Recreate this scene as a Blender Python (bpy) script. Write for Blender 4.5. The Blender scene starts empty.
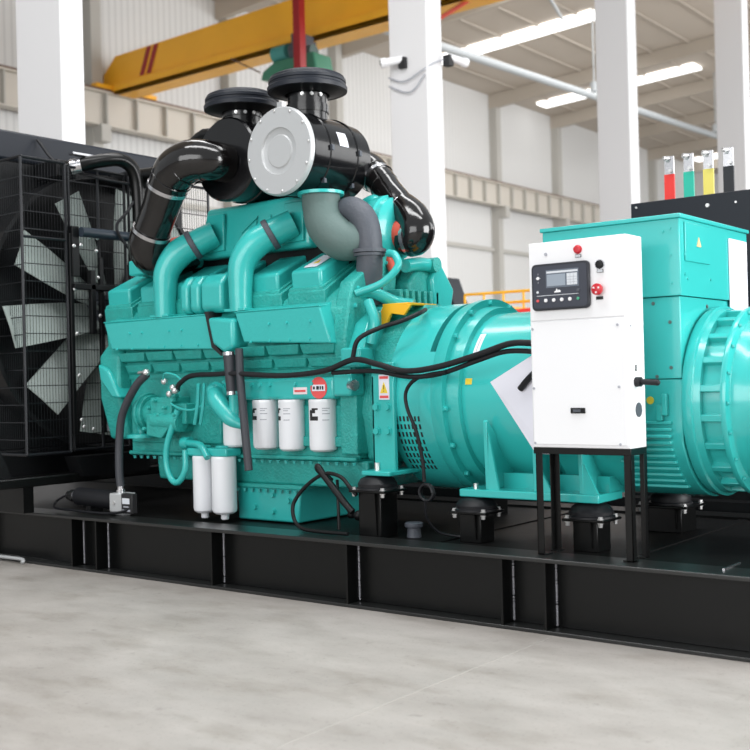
import bpy, bmesh, math, random
from mathutils import Vector, Matrix
random.seed(4)
S = bpy.context.scene
COL = S.collection
V = Vector

# ------------------------------------------------------------------ camera
cam_d = bpy.data.cameras.new('camera'); cam = bpy.data.objects.new('camera', cam_d); COL.objects.link(cam)
S.camera = cam
fw0 = V((-.617, .787, 0)).normalized(); rt0 = V((fw0.y, -fw0.x, 0)); up0 = V((0, 0, 1))
pt, rl = math.atan(4.4/1117), math.atan(.025)
fw = fw0*math.cos(pt) + up0*math.sin(pt); up1 = up0*math.cos(pt) - fw0*math.sin(pt)
rt = rt0*math.cos(rl) - up1*math.sin(rl); upv = up1*math.cos(rl) + rt0*math.sin(rl)
cam.matrix_world = Matrix(((rt.x, upv.x, -fw.x, 3.50), (rt.y, upv.y, -fw.y, -4.46), (rt.z, upv.z, -fw.z, 1.18), (0, 0, 0, 1)))
cam_d.sensor_width = 36; cam_d.lens = 1117/750*36
cam_d.clip_end = 400
cam_d.dof.use_dof = True; cam_d.dof.focus_distance = 6.0; cam_d.dof.aperture_fstop = 2.8

# ------------------------------------------------------------------ world, daylight, exposure
S.view_settings.view_transform = 'Standard'; S.view_settings.look = 'None'
S.view_settings.gamma = 1; S.view_settings.exposure = 0.0
S.view_settings.use_curve_mapping = False
W = bpy.data.worlds.new('world'); S.world = W; W.use_nodes = True
bg = W.node_tree.nodes['Background']; bg.inputs[0].default_value = (.93, .97, 1, 1); bg.inputs[1].default_value = 0.62

def area(name, loc, target, sx, sy, power, color=(1, 1, 1)):
    d = bpy.data.lights.new(name, 'AREA'); d.shape = 'RECTANGLE'; d.size = sx; d.size_y = sy; d.energy = power; d.color = color
    o = bpy.data.objects.new(name, d); COL.objects.link(o); o.location = loc
    o.rotation_euler = (V(target)-V(loc)).to_track_quat('-Z', 'Y').to_euler()
    return o
area('hall_door_daylight', (13, 2.5, 3.4), (0, 2, 1.6), 9, 5.5, 2050)
area('front_fill', (1.5, -15, 4.2), (-.5, 0, 1.4), 13, 6, 1050)  # added fill from the camera side, lifts the front-facing surfaces
area('roof_skylight_near', (1.5, -2.5, 11), (.5, 0, 0), 12, 1.6, 800)
area('roof_skylight_over', (-1.5, 3.0, 11), (-1.5, 1.5, 0), 12, 1.6, 520)
area('far_bay_skylight', (-16, 35, 15.2), (-22, 35, 0), 20, 50, 5500)
area('far_wall_fill', (14, 45, 7), (-28, 45, 8), 60, 12, 8500)  # added fill to brighten the far wall and roof

# ------------------------------------------------------------------ materials
def lin(c):
    return tuple(((v/12.92) if v <= .04045 else ((v+.055)/1.055)**2.4) for v in c)
def mat(name, rgb, rough=.5, metal=0, coat=0, bump=0, bscale=40, var=0, vscale=6, spec=.5):
    m = bpy.data.materials.new(name); m.use_nodes = True; nt = m.node_tree; b = nt.nodes['Principled BSDF']
    c = lin([v/255 for v in rgb])
    b.inputs['Base Color'].default_value = (*c, 1); b.inputs['Roughness'].default_value = rough
    b.inputs['Metallic'].default_value = metal; b.inputs['Coat Weight'].default_value = coat
    b.inputs['Coat Roughness'].default_value = .08
    b.inputs['Specular IOR Level'].default_value = spec
    tc = nt.nodes.new('ShaderNodeTexCoord')
    if var:
        n = nt.nodes.new('ShaderNodeTexNoise'); n.inputs['Scale'].default_value = vscale; n.inputs['Detail'].default_value = 5
        nt.links.new(tc.outputs['Object'], n.inputs['Vector'])
        r = nt.nodes.new('ShaderNodeMapRange'); r.inputs[1].default_value = .3; r.inputs[2].default_value = .7
        r.inputs[3].default_value = 1-var; r.inputs[4].default_value = 1+var
        nt.links.new(n.outputs['Fac'], r.inputs[0])
        mx = nt.nodes.new('ShaderNodeMix'); mx.data_type = 'RGBA'; mx.blend_type = 'MULTIPLY'; mx.inputs[0].default_value = 1
        mx.inputs[6].default_value = (*c, 1); nt.links.new(r.outputs[0], mx.inputs[7]); nt.links.new(mx.outputs[2], b.inputs['Base Color'])
    if bump:
        n = nt.nodes.new('ShaderNodeTexNoise'); n.inputs['Scale'].default_value = bscale; n.inputs['Detail'].default_value = 3
        nt.links.new(tc.outputs['Object'], n.inputs['Vector'])
        bp = nt.nodes.new('ShaderNodeBump'); bp.inputs['Strength'].default_value = bump; bp.inputs['Distance'].default_value = .01
        nt.links.new(n.outputs['Fac'], bp.inputs['Height']); nt.links.new(bp.outputs[0], b.inputs['Normal'])
    return m
M = {}
M['teal'] = mat('teal_enamel', (48, 178, 173), .30, coat=.25, bump=.12, bscale=55)
M['cast'] = mat('teal_rough_casting', (42, 162, 154), .40, bump=.7, bscale=70, var=.10, vscale=14)
M['tealflat'] = mat('teal_sheet_paint', (54, 186, 182), .26, coat=.5)
M['black'] = mat('black_gloss_enamel', (10, 11, 11), .3, bump=.10, bscale=9, spec=.3)
M['deck'] = mat('black_gloss_plate', (20, 20, 20), .42, bump=.25, bscale=5, spec=.14)
M['blackmat'] = mat('black_satin', (12, 13, 15), .45, spec=.3)
M['slate'] = mat('slate_black_sheet', (24, 29, 38), .45, spec=.35)
M['canister'] = mat('black_semi_gloss_steel', (13, 13, 15), .22, coat=.25, bump=.06, bscale=12, spec=.35)
M['lip'] = mat('black_gloss_edge', (30, 31, 31), .28, bump=.2, bscale=7, spec=.6)
M['rubber'] = mat('black_rubber', (22, 23, 27), .5, spec=.35)
M['hose'] = mat('dark_grey_hose', (52, 54, 60), .5, bump=.2, bscale=200)
M['greyfan'] = mat('grey_fan_plastic', (150, 160, 156), .5, var=.12, vscale=4)
M['steel'] = mat('bright_steel', (205, 205, 208), .25, 1)
M['galv'] = mat('zinc_bolt', (215, 215, 215), .3, .8)
M['silver'] = mat('silver_grey_lid', (188, 190, 191), .4, .25)
M['foil'] = mat('glossy_black_duct', (17, 15, 15), .14, coat=.5, bump=.35, bscale=11, spec=.4)
M['exh'] = mat('grey_green_primer', (86, 106, 103), .6, bump=.15, bscale=60)
M['exh2'] = mat('grey_iron', (76, 80, 88), .55, bump=.3, bscale=60)
M['white'] = mat('white_powder_coat', (238, 238, 240), .35)
M['filter'] = mat('white_filter_can', (236, 238, 242), .3, coat=.2)
M['paper'] = mat('paper', (226, 226, 236), .7)
M['red'] = mat('red_plastic', (196, 30, 45), .35)
M['redsil'] = mat('red_silicone_hose', (206, 84, 66), .5)
M['yellow'] = mat('yellow_paint', (250, 186, 30), .4)
M['crane'] = mat('crane_orange_yellow', (255, 186, 44), .4, var=.05, vscale=1)
M['crane_red'] = mat('crane_dark_red', (158, 26, 34), .4)
M['pinkwhite'] = mat('label_pinkish', (236, 220, 224), .6)
M['labelred'] = mat('label_red', (222, 84, 84), .6)
M['labelor'] = mat('label_pale_orange', (226, 190, 140), .6)
M['labelyel'] = mat('label_yellow', (236, 206, 60), .6)
M['ink'] = mat('black_ink', (24, 24, 26), .6)
M['greyink'] = mat('grey_ink', (170, 172, 180), .6)
M['panel'] = mat('controller_charcoal', (50, 54, 66), .4)
M['panelrim'] = mat('controller_rim', (30, 33, 42), .4)
M['screen'] = mat('lcd_grey', (150, 160, 172), .25)
M['screendk'] = mat('lcd_dark', (104, 112, 124), .25)
M['screenlt'] = mat('lcd_pale', (214, 218, 224), .25)
M['green'] = mat('green_button', (70, 170, 130), .4)
M['redbar'] = mat('red_sleeve', (238, 58, 52), .5)
M['greenbar'] = mat('teal_green_sleeve', (40, 190, 165), .5)
M['yelbar'] = mat('yellow_sleeve', (236, 222, 110), .5)
M['blackbar'] = mat('black_sleeve', (30, 34, 40), .5)
M['column'] = mat('light_grey_steel_paint', (226, 225, 226), .5)
M['beam'] = mat('cream_grey_beam_paint', (206, 200, 190), .55)
M['rail'] = mat('brown_rail', (110, 84, 70), .6)
M['post'] = mat('grey_wall_post', (186, 184, 178), .6)
M['roofgrey'] = mat('warm_grey_roof', (198, 188, 176), .7, var=.04, vscale=.3)
M['purlin'] = mat('roof_purlin', (192, 183, 171), .7)
M['pipegrey'] = mat('light_pipe', (172, 177, 180), .4)
M['camwhite'] = mat('camera_white', (238, 238, 240), .4)
M['greenmotor'] = mat('blue_green_motor', (70, 150, 145), .5)
M['hoistgreen'] = mat('hoist_green', (60, 130, 104), .5)
def ribbed(name, rgb, rgb2, scale, axis):
    m = mat(name, rgb, .55); nt = m.node_tree; b = nt.nodes['Principled BSDF']
    tc = nt.nodes.new('ShaderNodeTexCoord'); sp = nt.nodes.new('ShaderNodeSeparateXYZ'); nt.links.new(tc.outputs['Object'], sp.inputs[0])
    mu = nt.nodes.new('ShaderNodeMath'); mu.operation = 'MULTIPLY'; mu.inputs[1].default_value = scale; nt.links.new(sp.outputs[axis], mu.inputs[0])
    fr = nt.nodes.new('ShaderNodeMath'); fr.operation = 'PINGPONG'; fr.inputs[1].default_value = .5; nt.links.new(mu.outputs[0], fr.inputs[0])
    bp = nt.nodes.new('ShaderNodeBump'); bp.inputs['Distance'].default_value = .03; bp.inputs['Strength'].default_value = .35
    nt.links.new(fr.outputs[0], bp.inputs['Height']); nt.links.new(bp.outputs[0], b.inputs['Normal'])
    cr = nt.nodes.new('ShaderNodeValToRGB'); cr.color_ramp.elements[0].position = .08; cr.color_ramp.elements[1].position = .2
    cr.color_ramp.elements[0].color = (*lin([v/255 for v in rgb2]), 1); cr.color_ramp.elements[1].color = (*lin([v/255 for v in rgb]), 1)
    nt.links.new(fr.outputs[0], cr.inputs[0]); nt.links.new(cr.outputs[0], b.inputs['Base Color'])
    return m
M['cladding'] = ribbed('white_ribbed_cladding', (222, 222, 221), (206, 206, 205), 3.5, 1)
def concrete():
    m = mat('polished_concrete', (196, 193, 188), .5); nt = m.node_tree; b = nt.nodes['Principled BSDF']; L = nt.links
    tc = nt.nodes.new('ShaderNodeTexCoord')
    def noise(sc, det, st=(1, 1, 1), rot=0):
        mp = nt.nodes.new('ShaderNodeMapping'); mp.inputs['Scale'].default_value = st; mp.inputs['Rotation'].default_value = (0, 0, rot)
        L.new(tc.outputs['Object'], mp.inputs[0])
        n = nt.nodes.new('ShaderNodeTexNoise'); n.inputs['Scale'].default_value = sc; n.inputs['Detail'].default_value = det; n.inputs['Roughness'].default_value = .6
        L.new(mp.outputs[0], n.inputs['Vector']); return n.outputs['Fac']
    def ramp(f, p0, p1, c0, c1):
        r = nt.nodes.new('ShaderNodeValToRGB'); r.color_ramp.elements[0].position = p0; r.color_ramp.elements[1].position = p1
        r.color_ramp.elements[0].color = (*lin([v/255 for v in c0]), 1); r.color_ramp.elements[1].color = (*lin([v/255 for v in c1]), 1)
        L.new(f, r.inputs[0]); return r.outputs[0]
    def mul(a, b_, f=1):
        x = nt.nodes.new('ShaderNodeMix'); x.data_type = 'RGBA'; x.blend_type = 'MULTIPLY'; x.inputs[0].default_value = f
        L.new(a, x.inputs[6]); L.new(b_, x.inputs[7]); return x.outputs[2]
    base = ramp(noise(2.2, 8, (1, 1.6, 1), .4), .3, .72, (157, 152, 147), (175, 170, 165))
    st1 = ramp(noise(2.6, 6, (.8, 1.7, 1), .7), .30, .5, (228, 226, 222), (255, 255, 255))
    st2 = ramp(noise(9, 4, (1, 1, 1), .1), .22, .36, (205, 203, 200), (255, 255, 255))
    st3 = ramp(noise(60, 3), .30, .42, (222, 221, 219), (255, 255, 255))
    st4 = ramp(noise(1.1, 5, (.6, 1.4, 1), .2), .25, .6, (226, 224, 221), (255, 255, 255))
    c = mul(mul(mul(mul(base, st1, .9), st2, .9), st3, .7), st4, .8)
    L.new(c, b.inputs['Base Color'])
    rr = nt.nodes.new('ShaderNodeMapRange'); rr.inputs[3].default_value = .42; rr.inputs[4].default_value = .68
    L.new(noise(5, 3), rr.inputs[0]); L.new(rr.outputs[0], b.inputs['Roughness'])
    return m
M['concrete'] = concrete()
def emit(name, s):
    m = mat(name, (255, 255, 255)); b = m.node_tree.nodes['Principled BSDF']; b.inputs['Emission Color'].default_value = (1, 1, 1, 1); b.inputs['Emission Strength'].default_value = s
    return m
M['skylight'] = emit('skylight_panel', 2.2)
def meshmat():
    return mat('black_wire', (28, 30, 34), .4, .3)
M['wire'] = meshmat()

# ------------------------------------------------------------------ mesh helpers
class B:
    """collects shapes in world coordinates, builds one mesh object"""
    def __init__(s): s.bm = bmesh.new()
    def box(s, x0, x1, y0, y1, z0, z1):
        x0, x1 = sorted((x0, x1)); y0, y1 = sorted((y0, y1)); z0, z1 = sorted((z0, z1))
        v = [s.bm.verts.new(p) for p in ((x0, y0, z0), (x1, y0, z0), (x1, y1, z0), (x0, y1, z0), (x0, y0, z1), (x1, y0, z1), (x1, y1, z1), (x0, y1, z1))]
        for f in ((0, 3, 2, 1), (4, 5, 6, 7), (0, 1, 5, 4), (1, 2, 6, 5), (2, 3, 7, 6), (3, 0, 4, 7)): s.bm.faces.new([v[i] for i in f])
        return s
    def prism(s, pts, axis, a, b):
        def P(p, t):
            if axis == 'x': return (t, p[0], p[1])
            if axis == 'y': return (p[0], t, p[1])
            return (p[0], p[1], t)
        A = [s.bm.verts.new(P(p, a)) for p in pts]; C = [s.bm.verts.new(P(p, b)) for p in pts]; n = len(pts)
        fs = [s.bm.faces.new(A), s.bm.faces.new(C[::-1])]
        for i in range(n): fs.append(s.bm.faces.new((A[i], C[i], C[(i+1) % n], A[(i+1) % n])))
        return s
    def loft(s, ptsA, ptsB):
        A = [s.bm.verts.new(p) for p in ptsA]; C = [s.bm.verts.new(p) for p in ptsB]; n = len(A)
        s.bm.faces.new(A); s.bm.faces.new(C[::-1])
        for i in range(n): s.bm.faces.new((A[i], C[i], C[(i+1) % n], A[(i+1) % n]))
        return s
    def lathe(s, prof, o, d, seg=40, cap=True, a0=0, a1=2*math.pi):
        """prof: (t along d, radius)"""
        o = V(o); d = V(d).normalized(); u = d.orthogonal().normalized()
        if abs(d.z) < .9: u = (V((0, 0, 1)) - d*d.z).normalized()
        w = d.cross(u); full = abs(a1-a0-2*math.pi) < 1e-6; n = seg if full else seg+1
        rings = []
        for t, r in prof:
            if r < 1e-5: rings.append([s.bm.verts.new(o+d*t)]); continue
            rings.append([s.bm.verts.new(o+d*t+u*(r*math.cos(a0+(a1-a0)*i/seg))+w*(r*math.sin(a0+(a1-a0)*i/seg))) for i in range(n)])
        for a, b in zip(rings, rings[1:]):
            m = n if full else n-1
            for i in range(m):
                j = (i+1) % n
                if len(a) == 1 and len(b) == 1: continue
                if len(a) == 1: s.bm.faces.new((a[0], b[i], b[j]))
                elif len(b) == 1: s.bm.faces.new((a[i], b[0], a[j]))
                else: s.bm.faces.new((a[i], b[i], b[j], a[j]))
        if cap and full:
            for r_, rev in ((rings[0], 0), (rings[-1], 1)):
                if len(r_) > 2: s.bm.faces.new(r_ if rev else r_[::-1])
        return s
    def cyl(s, p0, p1, r0, r1=None, seg=24):
        p0, p1 = V(p0), V(p1); r1 = r0 if r1 is None else r1
        return s.lathe([(0, r0), ((p1-p0).length, r1)], p0, p1-p0, seg)
    def tube(s, pts, r, seg=14, smooth=6, cap=True, rad=None):
        P = [V(p) for p in pts]
        R = rad if rad else [r]*len(P)
        if smooth > 1 and len(P) > 2:
            Q, RR = [], []
            E_ = [P[0]*2-P[1]] + P + [P[-1]*2-P[-2]]
            for i in range(1, len(E_)-2):
                a, b, c, d = E_[i-1:i+3]
                for k in range(smooth):
                    t = k/smooth
                    Q.append(.5*((2*b)+(-a+c)*t+(2*a-5*b+4*c-d)*t*t+(-a+3*b-3*c+d)*t**3)); RR.append(R[i-1]*(1-t)+R[i]*t)
            Q.append(P[-1]); RR.append(R[-1]); P, R = Q, RR
        t0 = (P[1]-P[0]).normalized(); u = t0.orthogonal().normalized(); rings = []
        for i, p in enumerate(P):
            t = (P[min(i+1, len(P)-1)]-P[max(i-1, 0)]).normalized()
            u = (u-t*u.dot(t)).normalized(); w = t.cross(u)
            rings.append([s.bm.verts.new(p+u*(R[i]*math.cos(2*math.pi*k/seg))+w*(R[i]*math.sin(2*math.pi*k/seg))) for k in range(seg)])
        for a, b in zip(rings, rings[1:]):
            for i in range(seg): s.bm.faces.new((a[i], b[i], b[(i+1) % seg], a[(i+1) % seg]))
        if cap: s.bm.faces.new(rings[0][::-1]); s.bm.faces.new(rings[-1])
        return s
    def ball(s, c, r, sc=(1, 1, 1), u=16, v=10):
        m = Matrix.Translation(V(c)) @ Matrix.Diagonal((r*sc[0], r*sc[1], r*sc[2], 1))
        bmesh.ops.create_uvsphere(s.bm, u_segments=u, v_segments=v, radius=1, matrix=m); return s
    def bolt(s, c, d, r=.014, h=.012):
        c = V(c); d = V(d).normalized()
        return s.lathe([(0, r*1.35), (h*.25, r*1.35), (h*.25, r), (h, r*.95)], c, d, 6)
    def build_each(s, name, m, parent=None, **k):
        """one object for every separate piece"""
        bm = s.bm; bm.verts.index_update(); seen = set(); groups = []
        for v in bm.verts:
            if v in seen: continue
            st = [v]; seen.add(v); g = []
            while st:
                q = st.pop(); g.append(q)
                for e in q.link_edges:
                    w_ = e.other_vert(q)
                    if w_ not in seen: seen.add(w_); st.append(w_)
            groups.append(g)
        out = []
        for g in groups:
            nb = B(); mp = {v: nb.bm.verts.new(v.co) for v in g}; fs = set(f for v in g for f in v.link_faces)
            for f in sorted(fs, key=lambda f: f.index): nb.bm.faces.new([mp[v] for v in f.verts])
            out.append(nb.build(name, m, parent, **k))
        bm.free(); return out
    def build(s, name, m, parent=None, bevel=0, seg=2, kind=None, label=None, sm=38):
        bm = s.bm; bmesh.ops.recalc_face_normals(bm, faces=bm.faces)
        org = V((0, 0, 0)); p = parent
        while p is not None: org += p.location; p = p.parent
        if parent is None:
            org = V((0, 0, 0))
        bmesh.ops.translate(bm, verts=bm.verts, vec=-org)
        ca = math.radians(sm)
        for f in bm.faces: f.smooth = True
        for e in bm.edges:
            if len(e.link_faces) == 2: e.smooth = e.calc_face_angle(0) < ca
            else: e.smooth = False
        me = bpy.data.meshes.new(name); bm.to_mesh(me); bm.free()
        me.materials.append(M[m] if isinstance(m, str) else m)
        o = bpy.data.objects.new(name, me); COL.objects.link(o)
        if parent is not None: o.parent = parent
        if bevel:
            md = o.modifiers.new('bevel', 'BEVEL'); md.width = bevel; md.segments = seg; md.limit_method = 'ANGLE'; md.angle_limit = math.radians(35)
            md.harden_normals = False
        if kind: o['kind'] = kind
        if label: o['label'] = label
        return o
def tag(o, label, cat, group=None):
    o['label'] = label; o['category'] = cat
    if group: o['group'] = group
    return o
def thing(name, loc, label, cat, group=None):
    o = bpy.data.objects.new(name, None); COL.objects.link(o); o.location = loc; o.empty_display_size = .2
    return tag(o, label, cat, group)
def box(*a): return B().box(*a)
PI = math.pi

# ------------------------------------------------------------------ setting
B().box(-60, 40, -30, 130, -.1, 0).build('floor', 'concrete', kind='structure')
jt = B()
jt.box(.995, 1.001, -20, -.02, 0, .0015)
jt.build('trim_floor_joint', mat('joint_line', (162, 158, 153), .6), kind='structure')
B().box(-28.5, -28.2, -10, 125, 0, 16.2).build('wall_back', 'cladding', kind='structure')
B().loft([(-28.5, -10, 16.2), (-28.5, 125, 16.2), (-28.5, 125, 16.4), (-28.5, -10, 16.4)],
         [(-5.0, -10, 17.35), (-5.0, 125, 17.35), (-5.0, 125, 17.55), (-5.0, -10, 17.55)]).build('ceiling', 'roofgrey', kind='structure')
def zr(x): return 16.2+.049*(x+28.5)
n = 0
for Y in (39.3, 50.3, 61.2, 72.2, 83):
    n += 1
    xs = [(-27.2, -18.2)] if Y != 61.2 else [(-27, -24.6), (-23.6, -12)]
    b = B()
    for x0, x1 in xs:
        b.loft([(x0, Y-.55, zr(x0)-.14), (x0, Y+.55, zr(x0)-.14), (x0, Y+.55, zr(x0)-.03), (x0, Y-.55, zr(x0)-.03)],
               [(x1, Y-.55, zr(x1)-.14), (x1, Y+.55, zr(x1)-.14), (x1, Y+.55, zr(x1)-.03), (x1, Y-.55, zr(x1)-.03)])
    b.build('window_%d' % n, 'skylight', kind='structure')
# rafters and purlins under the roof
for k, Y in enumerate((15.6, 26.5, 33.8, 46.5, 53.2, 59.9, 66.5, 73.2, 86)):
    B().loft([(-28.2, Y-.14, zr(-28.2)-.75), (-28.2, Y+.14, zr(-28.2)-.75), (-28.2, Y+.14, zr(-28.2)-.02), (-28.2, Y-.14, zr(-28.2)-.02)],
             [(-5.2, Y-.14, zr(-5.2)-.55), (-5.2, Y+.14, zr(-5.2)-.55), (-5.2, Y+.14, zr(-5.2)-.02), (-5.2, Y-.14, zr(-5.2)-.02)]).build('trim_rafter_%d' % (k+1), 'purlin', kind='structure')
b = B()
for x in [-26.5+1.9*k for k in range(11)]: b.box(x-.05, x+.05, 0, 120, zr(x)-.10, zr(x)-.02)
b.build('trim_purlins', 'purlin', kind='structure')
# horizontal wall girt
B().box(-28.2, -28.02, -5, 120, 7.82, 8.02).build('trim_wall_girt', 'post', kind='structure')

# wall posts (far wall)
for k, Y in enumerate((20.2, 26.8, 33.4, 40.0, 46.6, 53.3, 60.0, 66.6, 73.3, 80)):
    o = B().box(-28.2, -27.75, Y-.22, Y+.22, 0, 16.0).box(-27.76, -27.3, Y-.2, Y+.2, 9.6, 10.2).build('wall_column', 'post')
    tag(o, 'slim grey steel wall column carrying the runway beam on the far wall', 'column', 'slim columns along the far wall')
# big columns
near = ['leftmost wide light grey column behind the radiator', 'wide light grey column right of the air cleaners with cable loops',
        'wide light grey column behind the white cabinet and generator', 'light grey column at the right edge behind the coloured bars']
for k, Y in enumerate((2.586, 9.095, 15.97, 22.4)):
    o = B().box(-6.70-(.07 if k == 0 else 0), -6, Y, Y+(.29 if k == 0 else .4), 0, 16.5).build('steel_column', 'column', bevel=.015); tag(o, near[k], 'column', 'row of large steel columns')
# runway beam on far wall
t = thing('crane_runway_beam', (-27.6, 40, 10.2), 'long cream steel runway beam with stiffeners along the far wall', 'beam')
B().box(-27.62, -27.58, -5, 120, 10.2, 11.3).build('web', 'beam', t)
B().box(-27.8, -27.36, -5, 120, 11.3, 11.36).box(-27.8, -27.36, -5, 120, 10.16, 10.2).build('flange', 'beam', t)
B().box(-27.65, -27.45, -5, 120, 11.36, 11.46).build('crane_rail', 'rail', t)
b = B()
Y = -4
while Y < 110: b.box(-27.58, -27.38, Y, Y+.06, 10.2, 11.3); Y += 1.35
b.build_each('stiffener', 'post', t)

# crane
t = thing('overhead_crane', (-27.4, 21.5, 11.5), 'orange-yellow bridge crane girder crossing the bay high up, with red stripes', 'crane')
g = B()
g.prism([(-28.1, 11.66), (-28.1, 12.12), (-27.45, 12.68), (-6.5, 12.9), (-6.5, 11.56), (-27.3, 11.56)], 'y', 20.75, 21.4)
g.build('girder', 'crane', t, bevel=.02)
B().box(-27.3, -6.5, 20.55, 20.75, 11.30, 11.62).box(-27.3, -6.5, 20.55, 21.5, 11.30, 11.4).prism([(-27.9, 11.5), (-27.3, 11.30), (-27.3, 11.62), (-27.9, 11.66)], 'y', 20.6, 21.4).build('lower_flange', 'crane', t, bevel=.01)
for dx in (0, .36):
    B().prism([(-26.15+dx, 11.75), (-25.93+dx, 11.75), (-25.52+dx, 12.66), (-25.74+dx, 12.66)], 'y', 20.73, 20.76).build('stripe', 'crane_red', t)
B().box(-27.72, -27.4, 19.9, 22.6, 11.46, 11.62).build('end_carriage', 'crane', t, bevel=.03)
t = thing('hoist_trolley', (-18.4, 20, 10), 'small green hoist trolley hanging under the yellow crane girder', 'hoist')
B().prism([(-19.5, 10.15), (-19.4, 10.4), (-18.9, 10.62), (-17.4, 10.62), (-17.3, 10.1)], 'y', 19.7, 20.5).build('frame', 'hoistgreen', t, bevel=.05)
B().cyl((-19.05, 19.9, 10.85), (-18.5, 19.9, 10.85), .24).build('drum', 'greenmotor', t)
B().cyl((-18.3, 19.9, 10.8), (-17.9, 19.9, 10.8), .3).box(-18.25, -17.95, 19.7, 20.4, 10.9, 11.3).build('motor', 'exh2', t, bevel=.04)
B().cyl((-17.9, 20.1, 10.75), (-17.7, 20.1, 10.75), .2).build('brake', 'exh', t)
B().box(-18.6, -18.45, 20.2, 20.35, 10.55, 11.0).box(-18.6, -18.3, 20.2, 20.9, 10.98, 11.31).build('hanger', 'exh2', t)
o = B().box(-17.7, -17.45, 19.2, 19.45, 9.9, 14.2).build('red_steel_post', 'crane_red'); tag(o, 'vertical red steel post beside the crane hoist', 'post')
# wires / bracing near crane
o = B().tube([(-20.6, 19.6, 11.0), (-19.4, 19.6, 10.35)], .025, 6, 1).build('hanging_cable', 'rail'); tag(o, 'thin dark cable slanting down to the hoist trolley', 'cable')
o = B().tube([(-12, 22, 12.2), (-14, 19.7, 10.3)], .06, 6, 1).build('brace_rod', 'redsil'); tag(o, 'thin rust-red brace rod right of the red post', 'rod')
o = B().tube([(-19.2, 38, 16.3), (-14.6, 27, 14.7)], .07, 6, 1).build('roof_strut', 'pipegrey'); tag(o, 'thin grey strut slanting beneath roof beside the wide middle column', 'strut')
# roof pipe
o = B().tube([(-18, 22, 12.25), (-18, 27.6, 12.5), (-18, 38, 12.85), (-18, 52.6, 13.35), (-18, 70, 13.9)], .15, 12, 2).build('ceiling_pipe', 'pipegrey'); tag(o, 'long light grey pipe running under the roof past the columns', 'pipe')
for (Y, nm) in ((38.4, 'left'), (52, 'right')):
    o = B().tube([(-18, Y, 13.2 if nm == 'left' else 13.6), (-18, Y, zr(-18)-.1)], .035, 6, 1).cyl((-18, Y, 13.05 if nm == 'left' else 13.5), (-18, Y, 13.45 if nm == 'left' else 13.9), .16).build('pipe_hanger', 'pipegrey')
    tag(o, 'thin %s hanger rod holding the roof pipe, %s' % ('left' if nm == 'left' else 'right', 'left of the column behind the cabinet' if nm == 'left' else 'above the coloured bars'), 'hanger')
# cameras on middle column
def cctv(loc, d, label, sc=1.0):
    t = thing('surveillance_camera', loc, label, 'camera', 'white surveillance cameras on the column')
    l = V(loc); d = V(d).normalized()
    B().lathe([(0, .075*sc), (.02, .09*sc), (.42*sc, .1*sc), (.44*sc, .12*sc), (.56*sc, .12*sc)], l, d, 20).build('housing', 'camwhite', t)
    B().lathe([(.0, .07*sc), (.01, .07*sc)], l+d*(.561*sc), d, 16).build('lens', 'ink', t)
    B().box(l.x-.06, l.x+.06, l.y-.06, l.y+.06, l.z-.14, l.z+.02).build('mounting_bracket', 'ink', t)
cctv((-6.42, 9.08, 5.98), (-.75, -.62, -.15), 'white surveillance camera pointing left on the wide middle column', .62)
cctv((-5.93, 9.55, 6.02), (.35, .9, -.15), 'white surveillance camera pointing right on the wide middle column', .62)
cb = B()
cb.tube([(-6.7, 9.07, 5.75), (-6.4, 9.06, 5.64), (-6.05, 9.06, 5.75)], .012, 6, 6).tube([(-6.7, 9.07, 5.62), (-6.3, 9.06, 5.46), (-6.02, 9.06, 5.68)], .012, 6, 6)
cb.tube([(-6.05, 9.06, 5.75), (-5.985, 9.2, 5.85), (-5.98, 9.5, 5.98)], .012, 6, 6)
o = cb.build('camera_cable', 'greyink'); tag(o, 'thin grey cable looping across the wide middle column', 'cable')

# far machine with yellow rails
t = thing('yellow_guard_rail', (-5.5, 10.2, 2.0), 'yellow handrail on a far machine left of the white cabinet', 'railing')
b = B()
for z in (2.46, 2.3): b.tube([(-6.1, 10.1, z), (-4.7, 10.1, z-.01)], .022, 8, 1)
for x in (-6.1, -5.75, -5.4, -5.05, -4.7): b.tube([(x, 10.1, 2.1), (x, 10.1, 2.46)], .018, 8, 1)
b.build('rail', 'yellow', t)
o = B().box(-6.1, -5.35, 10.0, 10.9, 2.12, 2.24).build('yellow_beam', 'yellow', bevel=.01); tag(o, 'yellow beam under the far handrail', 'beam')
t = thing('far_generator_set', (-5.2, 10.5, 0), 'far machine with red top cover seen above the teal barrel', 'generator')
B().box(-6.0, -4.3, 10.05, 11.6, .35, 1.95).build('body', 'exh2', t, bevel=.03)
B().prism([(-5.65, 2.02), (-5.5, 2.16), (-4.4, 2.2), (-4.2, 2.02)], 'y', 9.95, 11.5).build('cover', 'redbar', t, bevel=.02)
B().box(-6.0, -4.3, 10.0, 11.6, 0, .35).box(-6.1, -4.2, 9.98, 11.6, 1.95, 2.1).build('frame', 'blackmat', t)
o = B().prism([(-6.45, 2.02), (-6.12, 2.02), (-6.4, 2.75), (-6.45, 2.75)], 'y', 10.0, 10.4).box(-6.43, -6.2, 10.02, 10.38, 0, 2.02).build('grey_machine_cover', 'slate'); tag(o, 'dark grey slanted machine cover behind the teal engine end', 'cover')

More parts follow.
